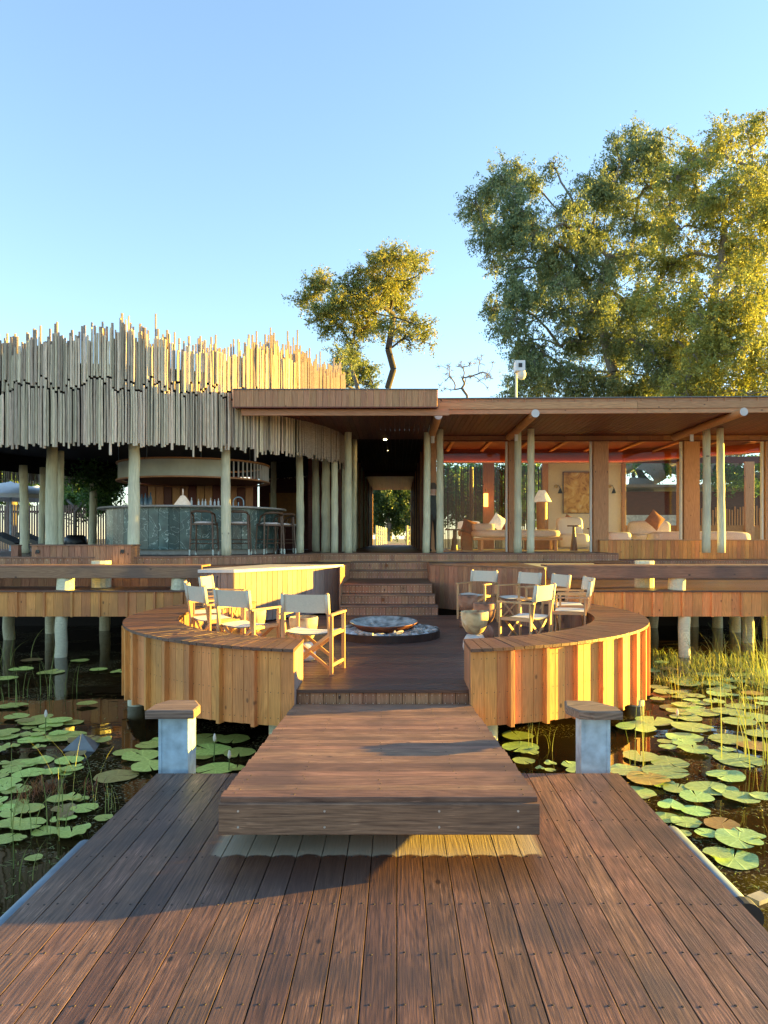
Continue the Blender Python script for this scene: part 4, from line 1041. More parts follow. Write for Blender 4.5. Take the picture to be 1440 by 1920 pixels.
def cushion(px_,py_,Y,w,h,rot,mat,lab):
    b=MB(); n=8
    for sgn in (1,-1):
        base=len(b.v)
        for i in range(n+1):
            for j in range(n+1):
                u,v=i/n*2-1,j/n*2-1; k=1-.14*(1-abs(u*v))*(abs(u)**2+abs(v)**2)/2
                b.v.append((u*w/2*k,sgn*.09*(1-u*u)**.6*(1-v*v)**.6,v*h/2*k))
        for i in range(n):
            for j in range(n):
                a=base+i*(n+1)+j; q=(a,a+1,a+n+2,a+n+1); b.f.append(q if sgn>0 else q[::-1]); b.m.append(0)
    o=b.build('cushion',M[mat],None,T(P(px_,py_,Y))@Matrix.Rotation(rot,4,'Y')@Matrix.Rotation(-.25,4,'X'),smooth=True)
    tag(o,lab,'cushion',None)
cushion(879,988,21.2,.42,.42,.3,'rust','rust cushion on the armchair left of the daybed')
cushion(934,979,21.0,.42,.42,.6,'lamp','pale pointed cushion standing on the daybed')
cushion(948,982,21.1,.40,.42,.1,'rust','rust cushion behind the pale one on the daybed')
cushion(1069,981,23.2,.48,.45,.5,'rust','rust cushion on the low seat beneath the painting')
cushion(1228,975,22.4,.5,.5,.7,'rust','rust cushion leaning on the sofa by the right window')
for p,Y,lab in ((868,21.5,'pale armchair at the left end of the lounge'),):
    t=thing('armchair',lab,'armchair',(XX(p,Y),Y,zf))
    b=MB(); rbox(b,(XX(861,Y),Y,ZL(1006,Y)),(XX(880,Y)+.3,Y+.6,ZL(993,Y))); b.build('seat',M['cushion'],t,smooth=True)
    b=MB(); rbox(b,(XX(861,Y),Y+.5,ZL(1000,Y)),(XX(905,Y),Y+.65,ZL(976,Y))); b.build('back_rest',M['lamp'],t,smooth=True)
    b=MB(); b.box((XX(866,Y),Y-.05,zf),(XX(886,Y),Y+.3,ZL(989,Y))); b.build('side_block',M['ochre'],t)
def ped(px_,Y,ztop_px,r,lab,mat='stoolw'):
    t=thing('side_table',lab,'table',(XX(px_,Y),Y,zf),0,'pedestal side tables in the lounge')
    zt=ZL(ztop_px,Y); b=MB(); b.lathe([(0,0),(r,0),(r,-.035),(0,-.035)][::-1],24,(XX(px_,Y),Y,zt)); b.build('table_top',M[mat],t)
    b=MB(); b.lathe([(.04,0),(.05,-.2),(.11,-(zt-zf)+.02),(.12,-(zt-zf))],16,(XX(px_,Y),Y,zt-.03)); b.build('pedestal',M[mat],t,smooth=True)
ped(852,20.9,992,.28,'dark round side table at the left end of the lounge')
ped(1076,20.6,985,.19,'dark conical side table just left of the wide wooden pillar')
ped(1112,20.4,990,.17,'dark side table almost hidden by the wide wooden pillar')
def sofa(lab,pa,pb,Y,ys,yb,mat='cushion',back=True,cat='sofa'):
    t=thing('sofa',lab,cat,(XX((pa+pb)/2,Y),Y,zf))
    b=MB(); rbox(b,(XX(pa,Y),Y,zf+.05),(XX(pb,Y),Y+.85,ZL(ys,Y))); b.build('seat',M[mat],t,smooth=True)
    if back:
        b=MB(); rbox(b,(XX(pa,Y)+.05,Y+.65,zf+.1),(XX(pb,Y)-.05,Y+.9,ZL(yb,Y))); b.build('back_rest',M[mat],t,smooth=True)
    return t
sofa('white curved armchair below the painting',1050,1108,21.8,1000,968,'white')
sofa('low white pouf right of the wide wooden pillar',1140,1187,20.2,997,990,'white',False,'pouf')
sofa('beige sofa with stacked cushions seen through the second right window',1188,1278,22.2,1000,975)
sofa('long pale bench sofa by the rightmost windows',1225,1415,20.4,996,992,'cushion',False)
t=thing('floor_lamp','lamp with white shade on a thick wooden drum base beside the reed screen','lamp',(XX(1016,22.5),22.5,zf))
b=MB(); c=P(1016,941,22.5); b.lathe([(.30,0),(.11,.36)],28,c); b.build('lamp_shade',M['lamp'],t,smooth=True)
b=MB(); b.lathe([(.17,-(c.z-zf)+.3),(.17,0)],20,c); b.build('lamp_base',M['ochre'],t,smooth=True)
b=MB(); b.box((c.x-.5,22.3,zf),(c.x+.4,22.8,zf+.31)); b.build('plinth',M['ochre'],t)
# painting & sconces
t=thing('painting','large abstract ochre and gold painting on the pale wall','painting',P(1085,924,BYw-.05))
a,c=P(1055,963,BYw),P(1125,885,BYw)
b=MB(); m0=Vector(((a.x+c.x)/2,BYw-.05,(a.z+c.z)/2)); b.box((a.x-m0.x+.02,0,a.z-m0.z+.02),(c.x-m0.x-.02,.02,c.z-m0.z-.02)); b.build('canvas',M['art'],t,T(m0))
b=MB()
for lo,hi in (((a.x,BYw-.07,a.z),(a.x+.025,BYw-.01,c.z)),((c.x-.025,BYw-.07,a.z),(c.x,BYw-.01,c.z)),((a.x,BYw-.069,a.z),(c.x,BYw-.011,a.z+.025)),((a.x,BYw-.069,c.z-.025),(c.x,BYw-.011,c.z))): b.box(lo,hi)
b.build('picture_frame',M['stoolw'],t)
for p,lab in ((1043,'black cone wall lamp left of the painting'),(1143,'black cone wall lamp right of the painting')):
    t=thing('wall_lamp',lab,'lamp',P(p,912,BYw-.05),0,'black cone wall lamps')
    q=P(p,912,BYw-.03); b=MB(); b.tube([q,q+Vector((0,-.05,0))],.06,14); b.build('wall_plate',M['gold'],t)
    b=MB(); b.tube([q+Vector((0,-.05,0)),q+Vector((.05,-.15,.02)),q+Vector((.09,-.2,-.08))],.012,6); b.build('lamp_arm',M['black'],t)
    b=MB(); b.lathe([(.02,0),(.085,-.17)],16,q+Vector((.09,-.2,-.08))); b.build('lamp_shade',M['black'],t,smooth=True)
t=thing('tube_lamp','glowing amber tube lamp on the pillar in the lounge','lamp',P(911,925,24.5))
q=P(911,950,24.5); b=MB(); b.tube([q,q+Vector((0,0,.45))],.075,12); b.build('glow_tube',simple('amber_glow',(.6,.25,.04),.5,emit=(1,.33,.05),es=1.1),t,smooth=True)
b=MB(); b.tube([q+Vector((0,0,.45)),q+Vector((0,0,.62))],.02,8); b.build('lamp_stem',M['gold'],t)
b=MB(); b.box((1.6,19.8,zf+.0),(9.5,24,zf+.006)); tag(b.build('rug',M['rug']),'large pale rug on the lounge floor','rug')

# person standing between the two right hand corridor columns
def person():
    Y=18.7; x=XX(811.5,Y); f=zf
    t=thing('person','person in a dark grey shirt and dark trousers standing half hidden between two pale columns','person',(x,Y,f))
    vs=[(0,0,.95),(0,0,1.12),(0,.0,1.32),(0,.01,1.46),(.0,-.01,1.54),(0,-.02,1.64),(0,-.02,1.72),
        (-.18,.0,1.41),(-.23,.0,1.14),(-.20,-.12,.93),(.18,0,1.41),(.23,0,1.14),(.19,-.14,.95),
        (-.09,0,.88),(-.10,-.01,.48),(-.10,.02,.08),(-.10,-.12,.04),(.09,0,.88),(.10,.0,.48),(.11,.03,.08),(.12,-.11,.04),(-.19,-.17,.86),(.17,-.2,.90)]
    es=[(0,1),(1,2),(2,3),(3,4),(4,5),(5,6),(2,7),(7,8),(8,9),(9,21),(2,10),(10,11),(11,12),(12,22),(0,13),(13,14),(14,15),(15,16),(0,17),(17,18),(18,19),(19,20)]
    rs=[.15,.14,.17,.075,.058,.10,.085,.065,.048,.035,.065,.048,.035,.10,.065,.045,.04,.10,.065,.045,.04,.035,.035]
    me=bpy.data.meshes.new('body'); me.from_pydata(vs,es,[]); me.materials.append(M['shirt']); me.materials.append(M['skin']); me.materials.append(M['trouser'])
    o=put('body',me,T(x,Y,f)@Matrix.Rotation(R(20),4,'Z'),t)
    sk=o.modifiers.new('skin','SKIN')
    if not me.skin_vertices: me.skin_vertices.new() if hasattr(me.skin_vertices,'new') else None
    sv=me.skin_vertices[0].data
    for i,r in enumerate(rs): sv[i].radius=(r,r*.8 if i in (0,1,2) else r)
    sv[0].use_root=True
    o.modifiers.new('sub','SUBSURF').levels=1
    # bake into a real mesh and colour by height
    dg=bpy.context.evaluated_depsgraph_get(); ev=o.evaluated_get(dg); m2=bpy.data.meshes.new_from_object(ev)
    o.modifiers.clear(); o.data=m2
    if len(m2.materials)<3:
        m2.materials.clear(); [m2.materials.append(M[k]) for k in ('shirt','skin','trouser')]
    for pl in m2.polygons:
        c=pl.center; pl.use_smooth=True
        pl.material_index = 1 if (c.z>1.47 or (abs(c.x)>.12 and c.z<1.12 and c.z>.8)) else (2 if c.z<.95 else 0)
    b=MB(); b.lathe([(0,.13),(.06,.12),(.10,.06),(.108,0),(.10,-.05)],16,(x,Y+.0,f+1.68)); b.build('hair',M['hair'],t,smooth=True)
person()

# ------------------------------------------------------------------ stone topped side counter by the steps
t=thing('side_counter','angled serving counter of upright grey boards with a pale stone top','counter',(-2.2,13,FZ))
A=Vector((-2.75,12.1)); B=Vector((-1.14,14.45)); C_=Vector((-3.30,12.1)); D_=Vector((-2.6,14.6))
def wallb(p,q,n,nm='counter_board'):
    d=(q-p); L=d.length; d.normalize(); nr=Vector((d.y,-d.x,0))
    for i in range(n):
        c=p+d*(L*(i+.5)/n); board(nm,(c.x,c.y,FZ+.03),(c.x,c.y,Z(-.575)),L/n-.005,.022,nr,M['greyw'],t)
wallb(C_,A,5); wallb(A,B,22)
pts=[C_+Vector((-.04,-.05)),A+Vector((.02,-.05)),B+Vector((.06,-.02)),B+Vector((.0,.1)),D_+Vector((0,.1)),C_+Vector((-.04,.3))]
n=len(pts); zt,zb=Z(-.52),Z(-.572)
b=MB(); b.add([(p.x,p.y,zb) for p in pts]+[(p.x,p.y,zt) for p in pts],[tuple(range(n-1,-1,-1)),tuple(range(n,2*n))]+[(i,(i+1)%n,(i+1)%n+n,i+n) for i in range(n)]); b.build('counter_top',M['stone'],t)
pts=[C_+Vector((.03,.04)),A+Vector((-.01,.04)),B+Vector((-.05,.03)),D_]
n=4; b=MB(); b.add([(p.x,p.y,FZ+.01) for p in pts]+[(p.x,p.y,zb-.01) for p in pts],[tuple(range(n-1,-1,-1)),tuple(range(n,2*n))]+[(i,(i+1)%n,(i+1)%n+n,i+n) for i in range(n)]); b.build('counter_core',M['void'],t)
q=P(405,1095,12.08); b=MB()
for s in (-.05,.03):
    b.tube([(q.x+s,12.08,q.z+.13),(q.x+s,12.03,q.z+.10),(q.x+s,12.03,q.z-.06),(q.x+s+.02,12.03,q.z-.1),(q.x+s+.05,12.04,q.z-.07)],.009,6)
b.build('tool_hooks',M['black'],t)

# ------------------------------------------------------------------ fire pit
fc=(-.16,10.85)
t=thing('fire_pit','low round black iron fire pit ring with ash and burnt wood','fire pit',(fc[0],fc[1],FZ))
b=MB(); b.lathe([(.80,0),(.80,.105),(.785,.11),(.77,.105),(.77,.02),(0,.02)],56,(fc[0],fc[1],FZ)); b.build('pit_ring',M['iron'],t,smooth=False)
b=MB(); rn=random.Random(4); prof=[(.765,.065),(.6,.085),(.45,.07),(.3,.06),(0,.05)]
b.lathe(prof,40,(fc[0],fc[1],FZ)); b.v=[(x,y,z+rn.uniform(-.015,.03)) for x,y,z in b.v]; b.build('ash_bed',M['ash'],t)
for i in range(34):
    a=rn.uniform(0,2*PI); r=rn.uniform(.45,.70); L=rn.uniform(.05,.16); th=rn.uniform(0,PI); c=Vector((fc[0]+r*math.cos(a),fc[1]+r*math.sin(a),FZ+.105))
    d=Vector((math.cos(th),math.sin(th),rn.uniform(-.2,.3)))*L
    b=MB(); b.tube([c-d,c,c+d],[.022,.033,.018],6); b.build('burnt_log',M['coal'],t)
t=thing('fire_bowl','shallow round rusty steel fire bowl with grey ashy inside, resting over the pit','fire bowl',(-.21,11.1,FZ+.08))
b=MB(); b.lathe([(.0,-.17),(.2,-.165),(.38,-.11),(.51,-.012),(.52,.0),(.515,.004)],48); b.lathe([(.515,.004),(.50,.0),(.36,-.07),(.2,-.10),(0,-.11)],48,mi=1)
b.build('bowl_shell',[M['bowlrust'],M['bowlin']],t,T(-.21,11.0,FZ+.205)@Matrix.Rotation(R(3),4,'X'),smooth=True)
b=MB(); b.box((-.13,10.62,FZ+.05),(-.02,10.66,FZ+.12)); b.build('foot',M['rust'],t)

# ------------------------------------------------------------------ director chairs
def chair():
    t=thing('folding_chair','x','chair',(0,0,0)); w=.275; d=.22; mt=M['chair']
    for sx in (-1,1):
        board('leg',(sx*w,d,0),(sx*w,d,.635),.024,.04,(1,0,0),mt,t)
        board('leg',(sx*w,-d,0),(sx*w,-d,.635),.024,.04,(1,0,0),mt,t)
        board('arm_rest',(sx*w,-d-.05,.648),(sx*w,d+.04,.648),.05,.022,(0,0,1),mt,t)
        board('back_post',(sx*(w-.022),-d,.42),(sx*(w-.022),-d-.07,.885),.035,.024,(1,0,0),mt,t)
        board('side_rail',(sx*w,-d+.01,.10),(sx*w,d-.01,.10),.035,.018,(1,0,0),mt,t)
        board('side_rail',(sx*w,-d+.01,.43),(sx*w,d-.01,.43),.035,.018,(1,0,0),mt,t)
        board('seat_rail',(sx*(w-.03),-d+.01,.445),(sx*(w-.03),d-.0,.445),.03,.022,(0,0,1),mt,t)
    for sy in (-1,1):
        board('cross_brace',(-w+.02,sy*(d-.025),.05),(w-.03,sy*(d-.025),.43),.034,.016,(0,1,0),mt,t)
        board('cross_brace',(w-.02,sy*(d-.043),.05),(-w+.03,sy*(d-.043),.43),.034,.016,(0,1,0),mt,t)
    b=MB(); n=8; vs=[]
    for i in range(n+1):
        u=i/n*2-1
        for j in range(5):
            v=j/4*2-1; vs.append((u*(w-.015),v*(d-.005),.462-.025*(1-u*u)-.004*v*v))
    b.add(vs,[(i*5+j,(i+1)*5+j,(i+1)*5+j+1,i*5+j+1) for i in range(n) for j in range(4)])
    b.add([(x,y,z-.012) for x,y,z in vs],[(i*5+j+1,(i+1)*5+j+1,(i+1)*5+j,i*5+j) for i in range(n) for j in range(4)])
    b.build('seat',M['canvas2'],t,smooth=True)
    b=MB(); vs=[]
    for i in range(n+1):
        u=i/n*2-1
        for j in range(5):
            v=j/4; vs.append((u*(w-.003),-d-.045-.03*v-.028*(1-u*u)+ (.018 if abs(u)>.99 else 0),.67+.20*v-.006*(1-u*u)*(v-.5)))
    b.add(vs,[(i*5+j,(i+1)*5+j,(i+1)*5+j+1,i*5+j+1) for i in range(n) for j in range(4)])
    b.add([(x,y+.014,z) for x,y,z in vs],[(i*5+j+1,(i+1)*5+j+1,(i+1)*5+j,i*5+j) for i in range(n) for j in range(4)])
    for sx in (-1,1):   # canvas sleeve round the posts
        p0,p1=Vector((sx*(w-.022),-d-.04,.665)),Vector((sx*(w-.022),-d-.069,.872)); b.bar(p0,p1,.046,.036,(1,0,0))
    b.build('back_rest',M['canvas'],t,smooth=True)
    return t
c0=chair(); c0['group']='folding chairs round the fire pit'
fire=Vector((-.2,11.0))
chs=[(-.93,8.02,'nearest canvas folding chair, seen whole beside the left bench end'),
 (-1.78,8.62,'canvas folding chair seen from behind, second from the left bench end'),
 (-2.33,9.28,'canvas folding chair with narrow angled back, third from the left bench end'),
 (-2.62,9.98,'leftmost canvas folding chair, back turned almost edge on'),
 (-2.74,11.35,'canvas folding chair with sunlit back in front of the side counter'),
 (1.46,13.2,'canvas folding chair facing the fire, leftmost of the right group'),
 (2.10,12.55,'canvas folding chair facing the fire, second from the left in the right group'),
 (2.46,11.90,'canvas folding chair with small back visible between its neighbours in the right group'),
 (2.68,11.15,'canvas folding chair partly hidden behind the rightmost one'),
 (1.68,9.45,'canvas folding chair with bright sunlit back nearest the right bench'),
 (2.46,10.25,'rightmost canvas folding chair, sunlit back seen almost edge on')]
for i,(x,y,lab) in enumerate(chs):
    d=fire-Vector((x,y)); rz=-math.atan2(d.x,d.y)+random.uniform(-.06,.06)
    Mx=T(x,y,FZ+.002)@Matrix.Rotation(rz,4,'Z')
    if i==0: c0.matrix_basis=Mx; W[c0.name]=Mx; c0['label']=lab
    else: copytree(c0,Mx,lab)

# goblet shaped clay tables
def goblet(x,y,r,h,bowl,base,lab):
    t=thing('goblet_table',lab,'side table',(x,y,FZ),0,'hourglass clay tables by the fire')
    hb=h*.42
    b=MB(); b.lathe([(r*.38,hb-.0),(r*.62,hb+.03),(r*.88,hb+h*.22),(r*.98,hb+h*.42),(r,h-.01),(r*.98,h),(r*.90,h),(r*.88,h-.03),(0,h-.035)],32,(0,0,0)); b.build('bowl',M[bowl],t,T(x,y,FZ),smooth=True)
    b=MB(); b.lathe([(0,.002),(r*.80,.002),(r*.86,.05),(r*.82,hb*.6),(r*.6,hb*.93),(r*.38,hb)],32,(0,0,0)); b.build('base',M[base],t,T(x,y,FZ),smooth=True)
goblet(1.02,9.5,.185,.51,'clayA','clayW','cream clay goblet table with white base, nearest on the right')
goblet(1.27,10.5,.165,.53,'clayB','clayB','brown clay goblet table behind the cream one')
goblet(1.17,11.95,.165,.53,'clayB','clayB','furthest brown clay goblet table beside the leftmost right hand chair')
goblet(-1.14,8.75,.175,.52,'clayA','clayW','cream clay goblet table behind the nearest chair on the left')
goblet(-1.95,9.8,.16,.5,'clayA','clayB','clay goblet table between the chairs of the left group')

# ------------------------------------------------------------------ lily pads
def pad_mesh(seed, mat):
    rn=random.Random(seed); n=30; v=[(0,0,.004)]; cut=rn.uniform(.10,.26); 
    ph=[rn.uniform(0,6) for _ in range(3)]
    for ring,rr in ((0,.55),(1,1.0)):
        for i in range(n+1):
            a=cut/2+(2*PI-cut)*i/n; w=1+.03*math.sin(3*a+ph[0])+.02*math.sin(7*a+ph[1])+(.012*rn.uniform(-1,1))
            if ring and i in (0,n): w*=.98
            z=.0 if not ring else .004+(.05 if seed%3==0 else .018)*max(0,math.sin(2*a+ph[2]))**3
            v.append((rr*w*math.cos(a)*1.0,rr*w*math.sin(a)*.95,z))
    f=[(0,i+1,i+2) for i in range(n)]+[(i+1,n+2+i,n+3+i,i+2) for i in range(n)]
    return newmesh('lily_pad',v,f,mat,True)
padR=[pad_mesh(i,M['padR']) for i in range(7)]; padL=[pad_mesh(i+10,M['padL']) for i in range(7)]; padO=[pad_mesh(i+30,M['padO']) for i in range(2)]
RP=[(455,370,165),(515,455,175),(700,490,200),(590,525,190),(870,485,190),(380,553,230),(260,595,240),(635,598,240),(940,562,200),(1050,520,230),(585,655,220),(880,670,240),(1100,635,200),(1060,720,220),(575,700,150),(450,692,90),(470,732,110),(640,748,190),(790,752,130),(940,805,290),(870,738,100),(860,917,225),(480,830,230),(290,790,220),(200,890,220),(450,900,270),(340,950,250),(270,1020,220),(430,965,150),(535,1000,180),(740,1000,260),(850,1015,160),(660,1063,205),(965,1070,210),(1100,1065,150),(490,1130,160),(655,1143,175),(450,1190,170),(595,1225,180),(830,1240,210),(730,1305,140),(990,1315,170),(940,1355,270),(570,1315,100),(800,1450,160),(910,1462,290),(1080,1315,80),(600,290,170),(560,265,150),(780,300,150),(740,240,150),(820,345,130),(480,205,100),(430,160,90),(1000,240,180),(910,275,140),(1090,290,120),(660,380,110),(630,410,100),(1000,400,80),(400,405,90),(1110,440,100),(1130,250,150),(350,205,120),(1080,210,160),(960,205,140),(860,320,120)]
LP=[(60,195,150),(130,190,160),(130,280,170),(270,325,210),(460,315,180),(570,315,150),(330,370,130),(60,390,160),(180,420,120),(60,440,140),(510,435,290),(660,465,220),(790,470,140),(680,180,140),(160,640,230),(310,620,190),(20,640,100),(540,620,200),(410,710,160),(560,690,160),(230,730,220),(60,800,190),(30,850,160),(80,690,150),(910,740,300),(470,918,170),(640,925,110),(660,1000,190),(40,1000,140),(100,1045,180),(80,1130,190),(220,1140,240),(350,1170,180),(640,1145,120),(810,1070,130),(265,1390,120),(440,1095,90),(510,1055,120),(340,470,100),(-30,950,150),(-40,560,150)]
CL=[(660,745,250),(860,745,200),(600,855,250),(700,825,260),(895,845,200),(130,845,150),(240,870,240),(290,800,170),(290,945,230),(560,945,130),(740,945,240),(880,945,110),(380,760,160)]
CR=[(490,880,230),(550,915,120),(470,805,200),(510,980,140),(690,1000,80),(840,990,130),(860,1030,120),(690,1030,70),(620,1020,60)]
pads=[(x/3.556+1120,y/3.556+1200,w/3.556,'R') for x,y,w in RP]+[(x/4.175,y/4.175+1280,w/4.175,'L') for x,y,w in LP]+[(x/3.6+200,y/3.6+1180,w/3.6,'C') for x,y,w in CL]+[(x/3.6+840,y/3.6+1160,w/3.6,'D') for x,y,w in CR]
for _ in range(34):
    pads.append((random.uniform(-25,150),random.uniform(1345,1590),random.uniform(22,48),'L'))
for _ in range(26):
    pads.append((random.uniform(1222,1450),random.uniform(1278,1345),random.uniform(20,42),'R'))
# hidden far pads on the left, small
pads+=[(40,1255,40,'L'),(95,1262,45,'L'),(150,1240,30,'L'),(185,1257,30,'L'),(222,1262,28,'L'),(60,1240,34,'L'),(10,1275,40,'L')]
ORD=['leftmost','second','third','fourth','fifth','sixth','seventh','eighth','ninth','tenth','eleventh','twelfth','thirteenth','fourteenth','fifteenth','sixteenth','seventeenth','eighteenth','nineteenth','twentieth']+[t_+u_ for t_ in ('twenty-','thirty-','forty-') for u_ in ('first','second','third','fourth','fifth','sixth','seventh','eighth','ninth')]
lab={'R':'round pale green lily pad on the water right of the jetty','L':'green lily pad on the water left of the jetty','C':'bright green lily pad between the left bench and the jetty','D':'lily pad between the ramp and the right mooring post'}
PL=[]
for i,(px_,py_,w,k) in enumerate(pads):
    Y=yw(py_); r=w*.56/F*Y; x=XX(px_,Y)
    if PX0-.02-r<x<PX1+.02+r and Y<JF+r*.2:    # keep clear of the jetty
        x = PX0-.06-r if x<0 else PX1+.13+r*.9
        if Y>JF-.1: x=XX(px_,Y); Y=JF+.1+r
    ml={'R':padR,'L':padL,'C':padL,'D':padR}[k]; me=ml[i%7] if (i%13) else padO[i%2]
    o=put('lily_pad',me,T(x,Y,.006+.0035*(i%9))@Matrix.Rotation(random.uniform(0,6.28),4,'Z')@Matrix.Rotation(R(random.uniform(-.6,.6)),4,'X')@Matrix.Diagonal((r,r,r*.6+.2,1)))
    PL.append([o,px_,py_,w,k,(i%13)==0])
bands={'R':((1285,'under the right terrace'),(1325,'by the hem of the right bench'),(1365,'beyond the right post cap'),(1415,'level with the right post shaft'),(1455,'level with the right post foot'),(1500,'beside the right jetty edge'),(1550,'beside the right fender'),(9999,'by the right fender end')),
 'L':((1290,'in the dark water under the left terrace'),(1345,'at far left beyond the pyramid float'),(1380,'around the first tall bud on the left'),(1410,'beside the pyramid float'),(1450,'just this side of the pyramid float'),(1490,'by the red water weed'),(1530,'among the tall reeds left of the jetty'),(9999,'near the left fender')),
 'C':((1400,'behind the left mooring post'),(9999,'near the foot of the left mooring post')),
 'D':((1425,'beside the ramp under the right bench'),(9999,'between the ramp and the right mooring post'))}
rows_={}
for e in PL:
    z=next(t for lim,t in bands[e[4]] if e[2]<lim); rows_.setdefault(z,[]).append(e)
for z,es in rows_.items():
    es.sort(key=lambda e:e[1])
    for j,e in enumerate(es):
        tone='yellow brown' if e[5] else ('green' if e[4] in 'LC' else 'pale green'); sz='small' if e[3]<32 else ('large' if e[3]>58 else 'round')
        n_=len(es); od=('alone' if n_==1 else ('rightmost' if j==n_-1 else ORD[j]+('' if j==0 else ' from left')))
        tag(e[0],f'{sz} {tone} lily pad {z}, {od}','lily pad','lily pads on the pond')
# buds
for px_,py_,h,lb_ in ((355/4.175,1280+455/4.175,.32,'tall closed lily bud on a stalk at far left'),(725/3.6+200,1180+890/3.6,.24,'closed lily bud on a stalk behind the left mooring post pads'),(825/3.6+200,1180+960/3.6,.15,'short closed lily bud close to the jetty end'),(530/3.556+1120,1200+570/3.556,.14,'closed lily bud among the pads on the right')):
    Y=yw(py_); x=XX(px_,Y); t=thing('lily_bud',lb_,'flower bud',(x,Y,0),0,'closed lily buds on the pond')
    b=MB(); b.tube([(x,Y,0),(x+.005,Y,h*.8)],.005,5); b.build('stalk',M['reed'],t)
    b=MB(); b.lathe([(0,0),(.014,.015),(.017,.04),(.008,.075),(0,.085)],10,(x+.005,Y,h*.75)); b.build('bud',M['canvas2'],t,smooth=True)
# dark pyramid float and small grey block
p=P(155,1398,yw(1402)); b=MB(); b.add([(-.17,-.1,0),(.19,-.14,0),(.12,.16,0),(-.12,.14,0),(.0,-.02,.16)],[(3,2,1,0),(0,1,4),(1,2,4),(2,3,4),(3,0,4)])
tag(b.build('pyramid_float',M['roofm'],None,T(p.x,p.y,-.01)),'dark grey pyramid shaped float among the left lily pads','float')
p=P(1425,1690,yw(1690)); b=MB(); b.box((-.05,-.03,-.01),(.07,.05,.025)); tag(b.build('grey_block',M['concrete'],None,T(p.x,p.y,0)@Matrix.Rotation(.5,4,'Z')),'small grey block floating at the right edge','block')

# ------------------------------------------------------------------ reeds
def blades(specs, name, mat, lab, cat, kind=None, group=None):
    """specs: (x,y,h,lean_x,lean_y,w)"""
    v=[];f=[];rv=[]
    for (x,y,h,lx,ly,w) in specs:
        b=len(v); n=6; side=Vector((-ly,lx,0)); side=(side.normalized() if side.length>1e-4 else Vector((1,0,0)))
        side=(side+Vector((.6,0,0))).normalized()
        for i in range(n+1):
            u=i/n; c=Vector((x+lx*u*u,y+ly*u*u,h*u-(abs(lx)+abs(ly))*.35*u**3)); ww=w*(1-u**1.5)*.5+.0006
            v+= [tuple(c-side*ww),tuple(c+side*ww)]
        f+=[(b+2*i,b+2*i+1,b+2*i+3,b+2*i+2) for i in range(n)]; rv+=[random.random()]*(2*(n+1))
    me=newmesh(name,v,f,M[mat],True)
    at=me.attributes.new('rnd','FLOAT','POINT'); at.data.foreach_set('value',rv)
    o=put(name,me); tag(o,lab,cat,group,kind); return o
def clump(px_,py_,n,h,spread,w,lab,rootr=.12,mat='reed'):
    Y=yw(py_); x=XX(px_,Y); sp=[]
    for _ in range(n):
        a=random.uniform(0,2*PI); hh=h*random.uniform(.5,1.1); l=min(random.uniform(.1,1)*spread,hh*.75)
        sp.append((x+random.gauss(0,rootr),Y+random.gauss(0,rootr),hh,l*math.cos(a),l*math.sin(a)*.6,w))
    sp=[q[:5]+(q[5]*.6,) for q in sp]
    blades(sp,'reed_clump',mat,lab,'reeds',None,'reed clumps in the pond')
clump(80,1560,15,.75,.55,.012,'tall sparse pale reeds in the water at the lower left',.13)
clump(150,1530,7,.85,.5,.012,'bent pale reeds beside the jetty at the lower left',.12)
clump(205,1520,8,.30,.25,.010,'short bent reeds touching the left jetty edge',.05)
clump(60,1640,10,.40,.4,.010,'short reeds at the left border of the picture',.15)
clump(45,1315,16,.75,.5,.016,'tall thin reeds before the dark water on the left',.22)
clump(128,1300,9,.62,.6,.014,'bent reeds in front of the left terrace pile',.1)
clump(5,1240,14,.7,.5,.02,'reeds at the far left border below the terrace',.3)
clump(1425,1420,26,.95,.55,.018,'tall yellow green reeds at the right border of the pond',.20)
clump(1385,1330,16,.6,.5,.015,'mid height reeds in front of the right hand grass bank',.22)
clump(1268,1310,5,.55,.1,.012,'single upright reed stems close to the right bench',.08)
clump(1195,1440,6,.95,.25,.010,'thin bent reed just right of the right mooring post',.05)
clump(1030,1400,8,.40,.2,.008,'dry pale reed stalks under the right bench',.12)
clump(990,1400,5,.55,.15,.008,'thin dry stalks beside the ramp on the right',.06)
sp=[]
for _ in range(1700):
    px_=random.uniform(1225,1500); py_=random.uniform(1228,1290)-max(0,(1300-px_))*.1; Y=yw(py_)
    h=random.uniform(.05,.22); a=random.uniform(0,6.28); l=random.uniform(.2,1.0)*h*1.8
    sp.append((XX(px_,Y),Y,h,l*math.cos(a),l*math.sin(a),.012))
blades(sp,'water_grass','reed','low tangled grass growing out of the water under the right terrace','grass','stuff')
for k_,(px_,py_,h_) in enumerate(((1250,1262,.45),(1300,1255,.55),(1335,1262,.8),(1365,1250,.75),(1395,1265,.95),(1430,1255,1.0),(1320,1285,.5),(1410,1290,.7),(1455,1280,1.1))):
    clump(px_,py_,15,h_,.8,.016,['shortest tuft nearest the right bench','arching grass tuft before the right pile','tall arching grass tuft right of the pile','grass tuft behind the tangled grass','tall grass tuft reaching the terrace edge','tallest far grass tuft at the right border','low grass tuft at the front of the bank','nearer grass tuft close to the right border','grass tuft cut by the right picture border'][k_],.16)
sp=[]
for _ in range(240):
    cx_,cy_=random.choice(((40,1500),(98,1480),(72,1478),(170,1478),(62,1485)))
    Y=yw(cy_+random.gauss(0,6)); px_=cx_+random.gauss(0,9); a=random.uniform(0,6.28); l=random.uniform(.02,.12)
    sp.append((XX(px_,Y),Y,random.uniform(.03,.12),l*math.cos(a),l*math.sin(a),.008))
blades(sp,'waterweed','redweed','reddish feathery water weed among the left pads','weed','stuff')
sp=[]
